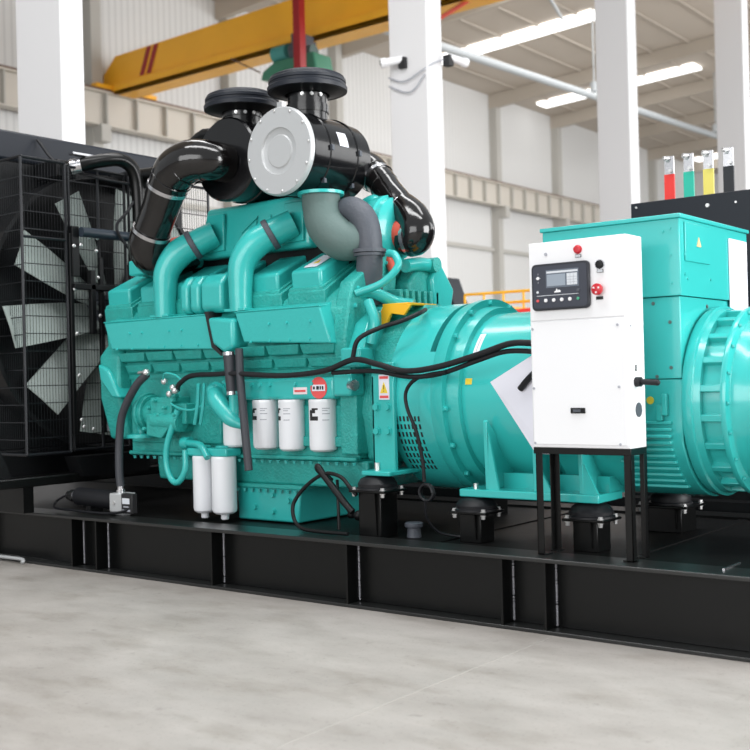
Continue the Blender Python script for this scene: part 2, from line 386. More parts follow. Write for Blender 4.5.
# ------------------------------------------------------------------ genset base frame
sk = thing('base_frame', (-1, 1, 0), 'long black steel base frame under the engine and generator', 'frame')
X0, X1 = -5.4, 1.93
B().box(X0, X1, .10, .115, .02, .325).build('web', 'black', sk)
B().box(X0, X1, 0, .2, .325, .345).build('top_flange', 'lip', sk, bevel=.004)
B().box(X0, X1, 0, .2, .0, .018).build('bottom_flange', 'lip', sk, bevel=.003)
B().box(X0, X1, 1.885, 1.9, .02, .325).build('web', 'black', sk)
B().box(X0, X1, 1.8, 2.0, .325, .345).build('top_flange', 'deck', sk)
B().box(X0, X1, 1.8, 2.0, 0, .018).build('bottom_flange', 'black', sk)
B().box(X0, X1, .2, 1.8, .31, .33).build('deck_plate', 'deck', sk)
B().box(X1-.015, X1, 0, 2.0, 0, .345).build('end_plate', 'black', sk)
for x in (-4.6, -3.6, -2.53, -2.28, -1.23, -.22, .72, .95):
    B().box(x-.006, x+.006, .004, .10, .018, .325).build('stiffener', 'black', sk)
wm = mat('weld_bead', (176, 176, 182), .35, .6, bump=1, bscale=120)
for x in (-2.53, -2.28, -1.23, -.22, .72, .95):
    b = B(); z = .03
    while z < .32:
        b.ball((x+.010, .096, z), .0065, (1, 1, random.uniform(.8, 1.8)), 6, 4); z += random.uniform(.007, .016)
    b.build('weld_bead', wm, sk)
b = B()
for x in (.15, 1.2): b.box(x, x+.05, .22, 1.78, .33, .337)
b.build_each('deck_rib', 'deck', sk)
o = B().box(1.74, 1.75, .11, .3, .345, .352).build('steel_strip', 'steel', sk)

# frame of the machine standing behind
rf = B().box(-5.9, 3.3, 2.2, 3.7, .0, .38).build('rear_base_frame', 'blackmat'); rb_ = B().box(-5.8, -1.0, 2.5, 3.4, .40, 1.35).build('rear_backing', 'blackmat'); tag(rb_, 'dark low tank added to darken the view below and behind the teal engine', 'backing')  # low dark box is added so the gap under the engine stays dark
tag(rf, 'black base frame of the next machine standing behind the teal set', 'frame')

# ------------------------------------------------------------------ radiator
rd = thing('radiator', (-3.6, .85, .345), 'tall black radiator with fan guard at the left end of the frame', 'radiator')
B().box(-4.0, -3.32, -.02, 1.75, .75, 2.78).build('core', 'blackmat', rd, bevel=.01)
B().box(-4.02, -3.30, -.06, 1.78, 2.78, 2.99).build('top_tank', 'slate', rd, bevel=.02)
B().box(-4.02, -3.30, -.06, 1.78, .5, .75).build('bottom_tank', 'blackmat', rd, bevel=.01)
# shroud ring around fan
b = B(); b.lathe([(-.1, 1.02), (.10, 1.02), (.10, .99), (-.1, .99)], (-3.25, .85, 1.72), (1, 0, 0), 56, cap=False); b.build('fan_shroud', 'blackmat', rd)
fan = B()
for k in range(10):
    a = math.radians(188+36*k); c, s_ = math.cos(a), math.sin(a)
    def fp(r, w, off):  # r along blade, w across, off axial
        return (-3.09+off, .85+c*r-s_*w, 1.72+s_*r+c*w)
    sect = []
    for r, w, tw in ((.17, .09, .09), (.4, .12, .07), (.65, .135, .05), (.9, .145, .04)):
        sect.append([fp(r, -w, -tw), fp(r, 0, .012), fp(r, w, tw), fp(r, w, tw-.01), fp(r, 0, 0), fp(r, -w, -tw-.01)])
    vs = [[fan.bm.verts.new(p) for p in q] for q in sect]
    for q0, q1 in zip(vs, vs[1:]):
        for i in range(6): fan.bm.faces.new((q0[i], q1[i], q1[(i+1) % 6], q0[(i+1) % 6]))
    fan.bm.faces.new(vs[0][::-1]); fan.bm.faces.new(vs[-1])
fo = fan.build('fan', 'greyfan', rd)
B().lathe([(-.08, .2), (.05, .2), (.07, .12), (.2, .1)], (-3.09, .85, 1.72), (1, 0, 0), 32).build('hub', 'exh2', fo)
# guard frames
GX = -2.955
def guard(name, y0, y1, z0, z1, x, fine=True, posts=()):
    fr = B()
    r = .011
    for z in (z0, z1): fr.tube([(x, y0, z), (x, y1, z)], r, 8, 1)
    for y in (y0, y1) + tuple(posts): fr.tube([(x, y, z0), (x, y, z1)], r, 8, 1)
    f = fr.build(name, 'wire', rd)
    w = B(); z = z0+.11
    while z < z1-.03: w.box(x-.003, x+.003, y0, y1, z-.003, z+.003); z += .118
    if fine:
        y = y0+.024
        while y < y1: w.box(x-.001, x+.001, y-.001, y+.001, z0, z1); y += .024
    w.build('wire_mesh', 'wire', f)
guard('guard_panel', -.02, .335, .73, 2.735, GX)
guard('guard_panel', .37, .86, .74, 2.72, GX-.01, True, (.62,))
guard('guard_panel', .9, 1.7, .74, 2.72, GX-.01)
# side guard (faces the camera)
fr = B()
for z in (.73, 2.735): fr.tube([(GX, -.02, z), (-3.32, -.02, z)], .011, 8, 1)
fo2 = fr.build('side_guard', 'wire', rd)
w = B(); z = .83
while z < 2.7: w.box(-3.32, GX, -.023, -.017, z-.003, z+.003); z += .118
x = -3.30
while x < GX: w.box(x-.001, x+.001, -.021, -.019, .73, 2.735); x += .024
w.build('wire_mesh', 'wire', fo2)
B().tube([(GX, -.02, 2.20), (GX, .335, 2.20)], .010, 8, 1).build('guard_bar', 'wire', rd)
B().cyl((-3.02, .44, 2.73), (-2.97, .49, 2.745), .056).box(-3.0, -2.94, .40, .62, 2.81, 2.825).build_each('pipe_clamp', 'steel', rd)
B().box(-3.30, -3.04, .34, .50, 2.66, 2.78).build('pipe_flange', 'blackmat', rd, bevel=.01)
# brackets and posts by the guard
b = B(); b.box(-2.96, -2.93, .345, .375, .85, 2.25).box(-2.97, -2.92, .36, .42, 1.95, 2.3).box(-2.94, -2.90, .50, .54, 1.55, 2.0).box(-2.96, -2.93, .60, .63, .85, 2.1).box(-2.97, -2.9, .36, .92, 1.86, 1.9)
b.build('guard_support', 'blackmat', rd, bevel=.004)
b = B()
for y, z in ((.37, 2.16), (.43, 2.17), (.37, 1.86), (.38, 1.55), (.39, 1.26), (.40, .95), (.56, 2.14), (.57, 1.95), (.58, 1.68), (.57, 2.23), (.5, 2.23), (.42, .9), (.5, .88)): b.ball((-2.915, y, z), .0145, (.7, 1, 1), 10, 6)
b.build_each('bolt_head', 'galv', rd)
B().cyl((-2.9, .42, 2.26), (-2.9, .9, 2.26), .035).build('tie_tube', mat('blue_grey', (44, 54, 64), .4), rd)
B().prism([(.3, .70), (.95, .70), (.95, .56), (.36, .56)], 'x', -2.99, -2.85).build('base_bracket', 'blackmat', rd)
B().box(-3.05, -2.9, -.3, 1.7, .52, .585).build('base_beam', 'black', rd, bevel=.01)
B().box(-4.0, -2.95, -.06, 0.02, .345, .52).box(-4.0, -2.95, 1.65, 1.72, .345, .52).build_each('foot', 'black', rd)
B().prism([(-.28, .53), (-.10, .53), (-.22, .80), (-.28, .80)], 'x', -3.0, -2.98).build('gusset', 'blackmat', rd)
B().box(-2.949, -2.944, .6, .67, .86, .95).build('sticker', 'paper', rd)

# coolant pipes (black) from radiator top
o = B().tube([(-3.05, .42, 2.72), (-2.96, .50, 2.75), (-2.90, .62, 2.785), (-2.86, .76, 2.80), (-2.84, .86, 2.72), (-2.84, .89, 2.5), (-2.84, .89, 2.0), (-2.75, .89, 1.85)], .048, 16, 6).build('coolant_pipe', 'black')
tag(o, 'bent black coolant pipe running from radiator top down beside the fan guard', 'pipe')
o = B().tube([(-3.3, 1.05, 2.72), (-2.9, 1.05, 2.72), (-2.3, 1.2, 2.70), (-1.9, 1.3, 2.65)], .075, 16, 6).build('coolant_pipe', 'black')
tag(o, 'thick black coolant pipe behind the left air duct elbow', 'pipe')
o = B().tube([(-3.28, .35, 2.95), (-3.1, .40, 2.75), (-2.92, .62, 2.66), (-2.86, .9, 2.62), (-2.84, .80, 2.45), (-2.86, .70, 2.3), (-2.8, .85, 2.1), (-2.6, .95, 2.0)], .011, 8, 6).build('coolant_hose', 'rubber')
tag(o, 'thin black vent hose wandering across the top of the fan guard', 'hose')

# ------------------------------------------------------------------ engine
en = thing('diesel_engine', (-1.4, .85, .33), 'large teal V-type diesel engine with white filters in the middle of the frame', 'engine')
C = .85
def yy(s, d): return C - s*d
# block
B().prism([(C-.42, .72), (C-.42, 1.26), (C-.2, 1.5), (C+.2, 1.5), (C+.42, 1.26), (C+.42, .72)], 'x', -2.42, -.46).build('cylinder_block', 'cast', en, bevel=.01)
b = B()
for x0, x1 in ((-2.40, -2.05), (-1.96, -1.55), (-.98, -.50)): b.box(x0, x1, C-.435, C-.4, .80, 1.04)
b.box(-.56, -.44, C-.46, C-.3, .76, 1.2); b.box(-2.42, -.46, C-.45, C+.45, .72, .745)
b.box(-1.0, -.46, C-.455, C-.4, .80, .86)
b.build_each('block_cover', 'cast', en, bevel=.008)
# oil pan
B().prism([(C-.40, .72), (C-.38, .56), (C+.38, .56), (C+.4, .72)], 'x', -2.2, -.42).build('oil_pan_upper', 'cast', en, bevel=.015)
B().prism([(-1.46, .56), (-1.45, .34), (-.95, .34), (-.93, .56)], 'y', C-.40, C+.35).build('oil_pan', 'teal', en, bevel=.012)
B().box(-1.46, -.90, C-.42, C+.38, .54, .565).build('pan_rail', 'cast', en, bevel=.005)
b = B()
for i in range(9): b.bolt((-1.43+.06*i, C-.422, .535), (0, 0, -1), .010, .02)
for i in range(30): b.bolt((-2.36+.065*i, C-.445, .715), (0, 0, -1), .010, .018)
for p in ((-1.3, .42), (-1.15, .40), (-1.02, .47), (-1.15, .50)): b.bolt((p[0], C-.40, p[1]), (0, -1, 0), .016, .018)
b.build_each('pan_bolt', 'teal', en)
# gear case front
B().prism([(C-.44, .82), (C-.52, 1.1), (C-.52, 1.38), (C-.3, 1.62), (C+.3, 1.62), (C+.5, 1.35), (C+.4, .82)], 'x', -2.62, -2.42).build('front_gear_case', 'cast', en, bevel=.02)
B().prism([(-2.60, 1.33), (-2.50, 1.29), (-2.38, 1.10), (-2.46, 1.10), (-2.58, 1.22)], 'y', .30, .45).build('case_lug', 'teal', en, bevel=.015)
B().cyl((-2.62, C, 1.72), (-2.9, C, 1.72), .17).cyl((-2.62, C, 1.2), (-2.76, C, 1.2), .19).build('pulley', 'blackmat', en)
# banks
for s in (1, -1):
    cutL, cutR = -2.60, -.52
    B().prism([(yy(s, .12), 1.25), (yy(s, .44), 1.25), (yy(s, .47), 1.58), (yy(s, .42), 1.66), (yy(s, .08), 1.86), (yy(s, -.0), 1.6)], 'x', cutL, cutR).build('cylinder_bank', 'cast', en, bevel=.008)
    for k in range(6):
        x = -2.64+.338*k
        # cylinder head
        B().prism([(yy(s, .44), 1.60), (yy(s, .45), 1.70), (yy(s, .09), 1.90), (yy(s, .04), 1.74)], 'x', x, x+.285).build('cylinder_head', 'cast', en, bevel=.006)
        rc = B().prism([(yy(s, .425), 1.705), (yy(s, .435), 1.825), (yy(s, .10), 1.985), (yy(s, .06), 1.90)], 'x', x+.012, x+.245).build('rocker_cover', 'teal', en, bevel=.018, seg=3)
        B().prism([(yy(s, .44), 1.70), (yy(s, .44), 1.722), (yy(s, .09), 1.915), (yy(s, .085), 1.895)], 'x', x+.002, x+.262).build('flange', 'cast', rc, bevel=.003)
        if s == 1 and k == 5:
            B().loft([(x+.09, yy(1, .40), 1.846), (x+.19, yy(1, .40), 1.846), (x+.19, yy(1, .22), 1.930), (x+.09, yy(1, .22), 1.930)],
                     [(x+.09, yy(1, .40), 1.849), (x+.19, yy(1, .40), 1.849), (x+.19, yy(1, .22), 1.933), (x+.09, yy(1, .22), 1.933)]).build('warning_sticker', 'paper', rc)
            B().loft([(x+.12, yy(1, .35), 1.871), (x+.16, yy(1, .35), 1.871), (x+.14, yy(1, .30), 1.896)], [(x+.12, yy(1, .35), 1.8735), (x+.16, yy(1, .35), 1.8735), (x+.14, yy(1, .30), 1.8985)]).build('warning_symbol', 'labelyel', rc)
# intake manifolds (near side), two boxes with slanted ends
for (xa, xb) in ((-2.52, -1.52), (-1.29, -.60)):
    m_ = B()
    m_.loft([(xa, .30, 1.60), (xa+.07, .30, 1.42), (xa+.07, .46, 1.41), (xa, .50, 1.655)], [(xb-.02, .30, 1.60), (xb+.06, .30, 1.39), (xb+.06, .46, 1.38), (xb-.02, .50, 1.655)])
    mo = m_.build('intake_manifold', 'teal', en, bevel=.008)
    b = B()
    x = xa+.13
    while x < xb-.03:
        b.bolt((x, .30, 1.42), (0, -1, 0), .007, .008); x += .155
    for x in ((xa+.26, xa+.38, xa+.64, xa+.76) if xb < -1.4 else (xa+.28, xa+.42, xa+.6)): b.bolt((x, .30, 1.52), (0, -1, 0), .008, .009)
    b.build_each('bolt_head', 'tealflat', mo)
    B().box(xa-.005, xb-.015, .298, .50, 1.60, 1.608).build('flange', 'teal', mo, bevel=.003)
for s in (-1,):
    B().loft([(-2.56, 1.40, 1.60), (-2.49, 1.40, 1.41), (-2.49, 1.22, 1.40), (-2.56, 1.2, 1.655)], [(-.6, 1.40, 1.60), (-.56, 1.40, 1.41), (-.56, 1.22, 1.40), (-.6, 1.2, 1.655)]).build('intake_manifold', 'teal', en, bevel=.01)
# ribbed panels below manifold
for r, (z0, z1, y0) in enumerate(((1.325, 1.395, .355), (1.25, 1.315, .385))):
    for k in range(7):
        x = -2.42+.27*k+.03*r
        if k == 4 and False: continue
        B().loft([(x, y0, z0+.012), (x+.23, y0, z0+.012), (x+.23, y0+.1, z0), (x, y0+.1, z0)], [(x-.01, y0-.02, z1), (x+.25, y0-.02, z1), (x+.25, y0+.1, z1), (x-.01, y0+.1, z1)]).build('port_cover', 'cast', en, bevel=.006)
B().box(-2.42, -.5, .42, .5, 1.22, 1.40).build('side_casting', 'cast', en)
# bank end plate (generator side), near
B().prism([(.38, 1.30), (.35, 1.40), (.40, 1.64), (.44, 1.74), (.76, 1.94), (.85, 1.80), (.80, 1.3)], 'x', -.58, -.48).build('bank_end_plate', 'cast', en, bevel=.012)
B().prism([(.40, 1.25), (.38, 1.36), (.45, 1.50), (.60, 1.60), (.76, 1.58), (.72, 1.25)], 'x', -.49, -.38).build('bank_end_plate', 'teal', en, bevel=.015)
B().box(-.50, -.36, .33, .46, 1.25, 1.36).build('end_bracket', 'teal', en, bevel=.012)
b = B()
for y, z in ((.48, 1.7), (.57, 1.76), (.67, 1.82), (.45, 1.6), (.64, 1.67), (.54, 1.64), (.75, 1.86)):
    b.bolt((-.48, y, z), (1, 0, 0), .012, .014)
for y, z in ((.42, 1.32), (.48, 1.46), (.6, 1.58)): b.bolt((-.38, y, z), (1, 0, 0), .012, .014)
b.build_each('bolt_head', 'tealflat', en)
# far bank end
B().prism([(.86, 1.74), (.95, 1.84), (1.08, 1.90), (1.17, 1.90), (1.33, 1.74), (1.28, 1.5), (.90, 1.35)], 'x', -.52, -.40).build('bank_end_plate', 'cast', en, bevel=.02)
B().prism([(1.04, 1.78), (1.10, 1.86), (1.16, 1.86), (1.28, 1.72), (1.24, 1.58), (1.06, 1.62)], 'x', -.41, -.36).build('end_cover', 'teal', en, bevel=.015)
B().tube([(-.38, .80, 1.84), (-.38, .93, 1.86), (-.38, 1.05, 1.86)], .04, 12, 3).build('water_pipe', 'teal', en)
B().cyl((-.42, 1.06, 1.86), (-.33, 1.06, 1.86), .045).build('plug', 'cast', en)
b = B()
for k in range(7): b.box(-.62+.0, -.36, .72+.06*k, .75+.06*k, 1.62, 1.70)
for k in range(5): b.ball((-.40, .66+.09*k, 1.60), .03, (1, 1, 1), 8, 6)
b.build('valley_casting', 'cast', en, bevel=.006)
# flywheel housing side structures
B().prism([(.50, .72), (.44, 1.0), (.50, 1.36), (.72, 1.60), (1.0, 1.60), (1.22, 1.36), (1.26, 1.0), (1.2, .72)], 'x', -.46, -.17).build('flywheel_housing', 'cast', en, bevel=.02)
B().box(-.44, -.20, .66, 1.1, 1.40, 1.56).build('housing_bracket', 'teal', en, bevel=.015)
b = B(); b.tube([(-.52, .50, 1.66), (-.45, .56, 1.68), (-.35, .66, 1.62), (-.25, .7, 1.60)], .035, 10, 4).tube([(-.40, .47, 1.62), (-.34, .45, 1.5), (-.36, .44, 1.38)], .03, 10, 4)
b.build('water_pipe', 'teal', en)
# engine foot bracket with sticker
ft = B().box(-.26, -.11, .30, .33, .68, 1.27).box(-.28, -.09, .22, .5, .665, .69).box(-.26, -.24, .30, .55, .69, 1.2).build('engine_foot', 'teal', en, bevel=.006)
b = B()
for z in (1.03, .90):
    for x in (-.225, -.15): b.bolt((x, .30, z), (0, -1, 0), .02, .018)
b.build_each('bolt_head', 'teal', ft)
st = B().box(-.205, -.135, .296, .2995, 1.07, 1.205).build('warning_sticker', 'paper', ft)
b = B().box(-.199, -.141, .2945, .2958, 1.182, 1.196).box(-.199, -.141, .2945, .2958, 1.078, 1.092); b.build('warning_text', 'labelred', st)
B().prism([(-.195, 1.105), (-.145, 1.105), (-.17, 1.165)], 'y', .2945, .2958).build('warning_symbol', 'labelyel', st)
B().box(-.172, -.168, .2935, .2944, 1.125, 1.148).box(-.172, -.168, .2935, .2944, 1.113, 1.118).build('warning_mark', 'ink', st)
# front foot (left)
B().cyl((-2.20, .33, .86), (-2.20, .33, 1.06), .028).lathe([(0, .10), (.02, .10), (.03, .05)], (-2.20, .33, .84), (0, 0, 1), 20).build('stand_fitting', 'teal', en)
# filter head bar and filters
fh = B().box(-1.47, -.56, .34, .46, 1.075, 1.20).build('filter_head', 'teal', en, bevel=.02, seg=3)
b = B()
for x in (-1.2, -1.13, -1.05, -.85, -.72): b.bolt((x, .34, 1.165), (0, -1, 0), .012, .012)
b.build_each('bolt_head', 'tealflat', fh)
B().box(-.56, -.43, .33, .46, 1.09, 1.22).build('valve_body', 'teal', fh, bevel=.015)
B().cyl((-.44, .35, 1.15), (-.40, .33, 1.15), .03).build('drain_cap', 'steel', fh)
B().box(-.865, -.76, .3375, .3395, 1.105, 1.145).build('label_plate', 'pinkwhite', fh)
B().box(-.855, -.77, .336, .3372, 1.118, 1.130).build('label_text', 'labelred', fh)
lb = B().prism([(-.67+.062*math.cos(i*PI/12), 1.140+.062*math.sin(i*PI/12)) for i in range(24)], 'y', .336, .3395).build('round_label', 'labelred', fh)
B().box(-.718, -.622, .3345, .3358, 1.122, 1.158).build('label_band', 'paper', lb)
B().box(-.71, -.696, .333, .3344, 1.132, 1.148).box(-.685, -.666, .333, .3344, 1.130, 1.150).box(-.66, -.65, .333, .3344, 1.130, 1.150).box(-.643, -.632, .333, .3344, 1.130, 1.150).build('label_text', 'ink', lb)
def spin_filter(x, y, z0, z1, r=.072, logo=True, nipple=False):
    prof = [(0, .0), (0, r*.75), (.012, r*.95), (.03, r), (z1-z0-.02, r), (z1-z0-.012, r*1.02), (z1-z0, r*.98), (z1-z0, 0)]
    f_ = B().lathe(prof, (x, y, z0), (0, 0, 1), 36).build('oil_filter', 'filter', en)
    if nipple: B().lathe([(-.038, .018), (-.034, .024), (.004, .026)], (x, y, z0), (0, 0, 1), 16).build('drain_nipple', 'filter', f_)
    def patch(a0, a1, za, zb, m, nm):
        q = B(); N = 6
        for i in range(N):
            t0, t1 = math.radians(a0+(a1-a0)*i/N), math.radians(a0+(a1-a0)*(i+1)/N); R1 = r+.0012; R0 = r-.001
            q.loft([(x+R0*math.cos(t0), y+R0*math.sin(t0), za), (x+R0*math.cos(t1), y+R0*math.sin(t1), za), (x+R1*math.cos(t1), y+R1*math.sin(t1), za), (x+R1*math.cos(t0), y+R1*math.sin(t0), za)],
                   [(x+R0*math.cos(t0), y+R0*math.sin(t0), zb), (x+R0*math.cos(t1), y+R0*math.sin(t1), zb), (x+R1*math.cos(t1), y+R1*math.sin(t1), zb), (x+R1*math.cos(t0), y+R1*math.sin(t0), zb)])
        return q.build(nm, m, f_)
    H = z1-z0
    if logo:
        # big black C-shaped mark with a notch and a slanted inner edge
        a = logo
        patch(a, a+44, z0+H*.60, z0+H*.68, 'ink', 'printed_mark'); patch(a, a+16, z0+H*.68, z0+H*.74, 'ink', 'printed_mark')
        patch(a, a+32, z0+H*.74, z0+H*.80, 'ink', 'printed_mark'); patch(a+14, a+44, z0+H*.80, z0+H*.835, 'ink', 'printed_mark')
        for q, (u, w_) in enumerate(((.82, 20), (.78, 14), (.72, 20), (.60, 18))):
            patch(a+62, a+62+w_*1.6, z0+H*u, z0+H*u+.005, 'greyink', 'printed_text')
spin_filter(-1.395, .385, .79, 1.07, .074, None)
spin_filter(-1.135, .385, .78, 1.075, .078, 226)
spin_filter(-.925, .385, .775, 1.075, .078, 212)
spin_filter(-.685, .385, .775, 1.075, .080, 246)
spin_filter(-1.62, .33, .385, .735, .070, None, True)
spin_filter(-1.445, .33, .385, .735, .076, None, True)
B().box(-1.71, -1.36, .27, .40, .735, .785).cyl((-1.62, .33, .78), (-1.62, .33, .80), .05).cyl((-1.445, .33, .78), (-1.445, .33, .80), .05).build('fuel_filter_head', 'teal', en, bevel=.012)
B().tube([(-1.78, .32, .81), (-1.70, .30, .81), (-1.58, .27, .80), (-1.50, .25, .73)], .022, 12, 4).cyl((-1.80, .33, .81), (-1.74, .33, .81), .04).build('fuel_fitting', 'teal', en)
# teal conical filler bracket
b = B(); b.tube([(-1.46, .30, 1.13), (-1.40, .25, 1.07), (-1.28, .235, .97), (-1.20, .25, .925)], .05, 16, 4, rad=[.060, .058, .048, .022]); b.ball((-1.46, .29, 1.135), .056); b.cyl((-1.265, .25, .93), (-1.265, .25, 1.12), .028)
b.build('filler_elbow', 'teal', en)
# fuel pump assembly
pm = B()
ox = .10
pm.cyl((-2.20, .36, 1.0), (-2.12, .36, 1.0), .115).cyl((-2.14, .36, 1.0), (-1.92, .36, .98), .088).cyl((-2.17, .36, 1.0), (-2.15, .36, 1.0), .13).cyl((-2.02, .30, .95), (-1.78, .30, .94), .06)
pm.box(-2.04, -1.84, .27, .44, .98, 1.10).box(-1.98, -1.80, .29, .42, .88, .97).cyl((-1.86, .30, 1.08), (-1.86, .30, 1.17), .03).cyl((-1.86, .30, 1.10), (-1.86, .30, 1.12), .042, seg=6)
pm.prism([(-2.06, .86), (-1.92, .84), (-1.86, .90), (-1.88, .98), (-2.06, 1.0)], 'y', .25, .34).box(-1.90, -1.74, .30, .40, .93, 1.06)
for k in range(10): pm.cyl((-2.08+.032*k, .235+.012*(k % 3), .90+.045*((k*3) % 5)), (-2.08+.032*k, .30, .90+.045*((k*3) % 5)), .013, seg=6)
for a_ in range(6): pm.cyl((-2.205, .36+.095*math.cos(a_), 1.0+.095*math.sin(a_)), (-2.19, .36+.095*math.cos(a_), 1.0+.095*math.sin(a_)), .012, seg=6)
pm.build('fuel_pump', 'cast', en, bevel=.008)
b = B()
for p in ((-1.90, .27, 1.20), (-1.82, .27, 1.16), (-1.79, .26, 1.14), (-1.855, .27, 1.12)): b.ball(p, .022, (1, 1, 1), 10, 8)
b.build('brass_fitting', 'galv', en)
o = B().tube([(-1.90, .26, 1.20), (-1.86, .24, 1.25), (-1.78, .25, 1.24), (-1.72, .26, 1.20)], .006, 6, 5).tube([(-1.83, .26, 1.06), (-1.75, .26, 1.03), (-1.65, .27, 1.02), (-1.56, .28, 1.05)], .007, 6, 5).tube([(-1.62, .3, 1.18), (-1.60, .27, 1.05), (-1.63, .27, .93)], .012, 6, 5).tube([(-1.57, .3, 1.18), (-1.55, .27, 1.05), (-1.58, .27, .93)], .010, 6, 5).build('fuel_line', 'teal', en)
B().tube([(-1.78, .27, 1.02), (-1.82, .26, .92), (-1.865, .25, .80), (-1.875, .25, .68), (-1.83, .25, .585), (-1.765, .25, .575), (-1.715, .26, .65), (-1.72, .27, .77)], .020, 12, 6).build('fuel_hose', 'teal', en)
# middle breather covers
b = B()
for x0, x1 in ((-1.77, -1.70), (-1.685, -1.60), (-1.585, -1.40)):
    b.prism([(.34, 1.61), (.30, 1.64), (.30, 1.79), (.35, 1.85), (.55, 1.88), (.60, 1.66)], 'x', x0, x1)
b.build_each('breather_cover', 'teal', en, bevel=.022, seg=3)
B().loft([(-1.50, .27, 1.58), (-1.28, .27, 1.56), (-1.28, .27, 1.40), (-1.36, .27, 1.36), (-1.46, .27, 1.42)], [(-1.50, .46, 1.60), (-1.28, .46, 1.60), (-1.28, .46, 1.40), (-1.36, .46, 1.36), (-1.46, .46, 1.42)]).build('breather_box', 'teal', en, bevel=.02, seg=3)
B().prism([(-1.53, 1.62), (-1.50, 1.62), (-1.44, 1.41), (-1.37, 1.345), (-1.395, 1.345), (-1.475, 1.40)], 'y', .28, .45).build('breather_gasket', 'ink', en)
# crossover pipes
for dx in (0, .68):
    pts = [(-1.975+dx, .36, 1.61), (-1.975+dx, .36, 1.75), (-1.965+dx, .37, 1.90), (-1.90+dx, .42, 2.02), (-1.80+dx, .50, 2.09), (-1.72+dx, .57, 2.14)]
    p = B().tube(pts, .078, 24, 8, rad=[.068, .072, .082, .092, .086, .082]).build('crossover_pipe', 'teal', en)
    B().box(-2.06+dx, -1.89+dx, .30, .46, 1.61, 1.628).build('flange', 'teal', p, bevel=.004)
    a_, b_ = V(pts[3]), V(pts[4]); d_ = (b_-a_).normalized(); mid = a_*.3+b_*.7
    B().lathe([(-.014, .094), (-.01, .099), (.018, .099), (.022, .094)], mid, d_, 28).build('hose_clamp', 'exh2', p)
    B().box(-1.81+dx, -1.66+dx, .585, .61, 2.03, 2.27).build('flange', 'teal', p, bevel=.006)
# aftercooler plenum
pl = B().loft([(-1.93, .60, 1.99), (-.94, .60, 1.99), (-.94, 1.10, 1.99), (-1.93, 1.10, 1.99)], [(-1.86, .63, 2.32), (-.97, .63, 2.32), (-.97, 1.07, 2.32), (-1.86, 1.07, 2.32)]).build('aftercooler_plenum', 'teal', en, bevel=.03, seg=3)
B().loft([(-.98, .64, 2.0), (-.80, .66, 2.0), (-.80, 1.05, 2.0), (-.98, 1.07, 2.0)], [(-.98, .66, 2.28), (-.82, .70, 2.24), (-.82, 1.02, 2.24), (-.98, 1.05, 2.28)]).build('plenum_end', 'teal', pl, bevel=.03, seg=3)
b = B().tube([(-1.52, .605, 2.13), (-1.38, .612, 2.22), (-1.40, .612, 2.14), (-1.33, .608, 2.13)], .005, 6, 1).tube([(-1.55, .604, 2.08), (-1.25, .604, 2.09), (-1.27, .612, 2.22)], .004, 6, 1)
b.build('cast_emblem', 'teal', pl)
b = B()
for z in (2.05, 2.12, 2.2): b.box(-.96, -.88, .615, .64, z, z+.035)
b.build('cast_lug', 'teal', pl, bevel=.01)
B().box(-2.3, -.7, .68, 1.02, 1.80, 2.0).build('valley_cover', 'blackmat', en)
B().box(-2.4, -1.95, .6, 1.0, 1.95, 2.12).build('thermostat_housing', 'teal', en, bevel=.04, seg=3)
# exhaust and turbo (generator end)
tb = B().tube([(-.775, .52, 2.27), (-.77, .52, 2.19), (-.735, .52, 2.085), (-.65, .54, 2.0), (-.58, .60, 1.985), (-.55, .68, 1.985)], .115, 32, 8, rad=[.112, .113, .118, .12, .112, .10]).build('exhaust_elbow', 'exh', en)
B().lathe([(-.008, .137), (.010, .138), (.012, .10)], (-.775, .52, 2.275), (0, 0, 1), 36).build('flange', 'teal', tb)
tb2 = B().tube([(-.72, .60, 2.11), (-.68, .60, 2.16), (-.61, .60, 2.175), (-.53, .60, 2.12), (-.49, .60, 2.02), (-.485, .60, 1.88), (-.51, .62, 1.74), (-.52, .64, 1.62)], .07, 24, 8, rad=[.05, .066, .076, .080, .076, .076, .078, .085]).build('exhaust_pipe', 'exh2', en)
B().lathe([(-.010, .10), (.010, .10)], (-.488, .60, 1.92), (0, 0, 1), 28).lathe([(-.030, .092), (-.014, .092)], (-.488, .60, 1.92), (0, 0, 1), 28).build('flange', 'exh2', tb2)
tc_ = B().lathe([(-.24, .11), (-.17, .18), (-.06, .205), (-.02, .205), (-.015, .19), (.02, .185), (.04, .15), (.05, .10)], (-.49, .85, 2.07), (1, 0, 0), 40).tube([(-.72, .85, 2.22), (-.62, .83, 2.24), (-.56, .80, 2.18)], .05, 14, 4).build('turbo_housing', 'teal', en)
B().lathe([(0, .095), (.10, .095)], (-.485, .85, 2.03), (1, 0, 0), 30).build('red_hose', 'redsil', tc_)
B().tube([(-.55, .80, 1.93), (-.48, .78, 1.88), (-.43, .76, 1.80)], .03, 14, 4).build('rust_pipe', 'redsil', tc_)
B().tube([(-.36, .62, 1.90), (-.30, .60, 1.88), (-.27, .58, 1.81), (-.34, .52, 1.72), (-.48, .46, 1.67)], .022, 12, 6).build('water_pipe', 'teal', en)
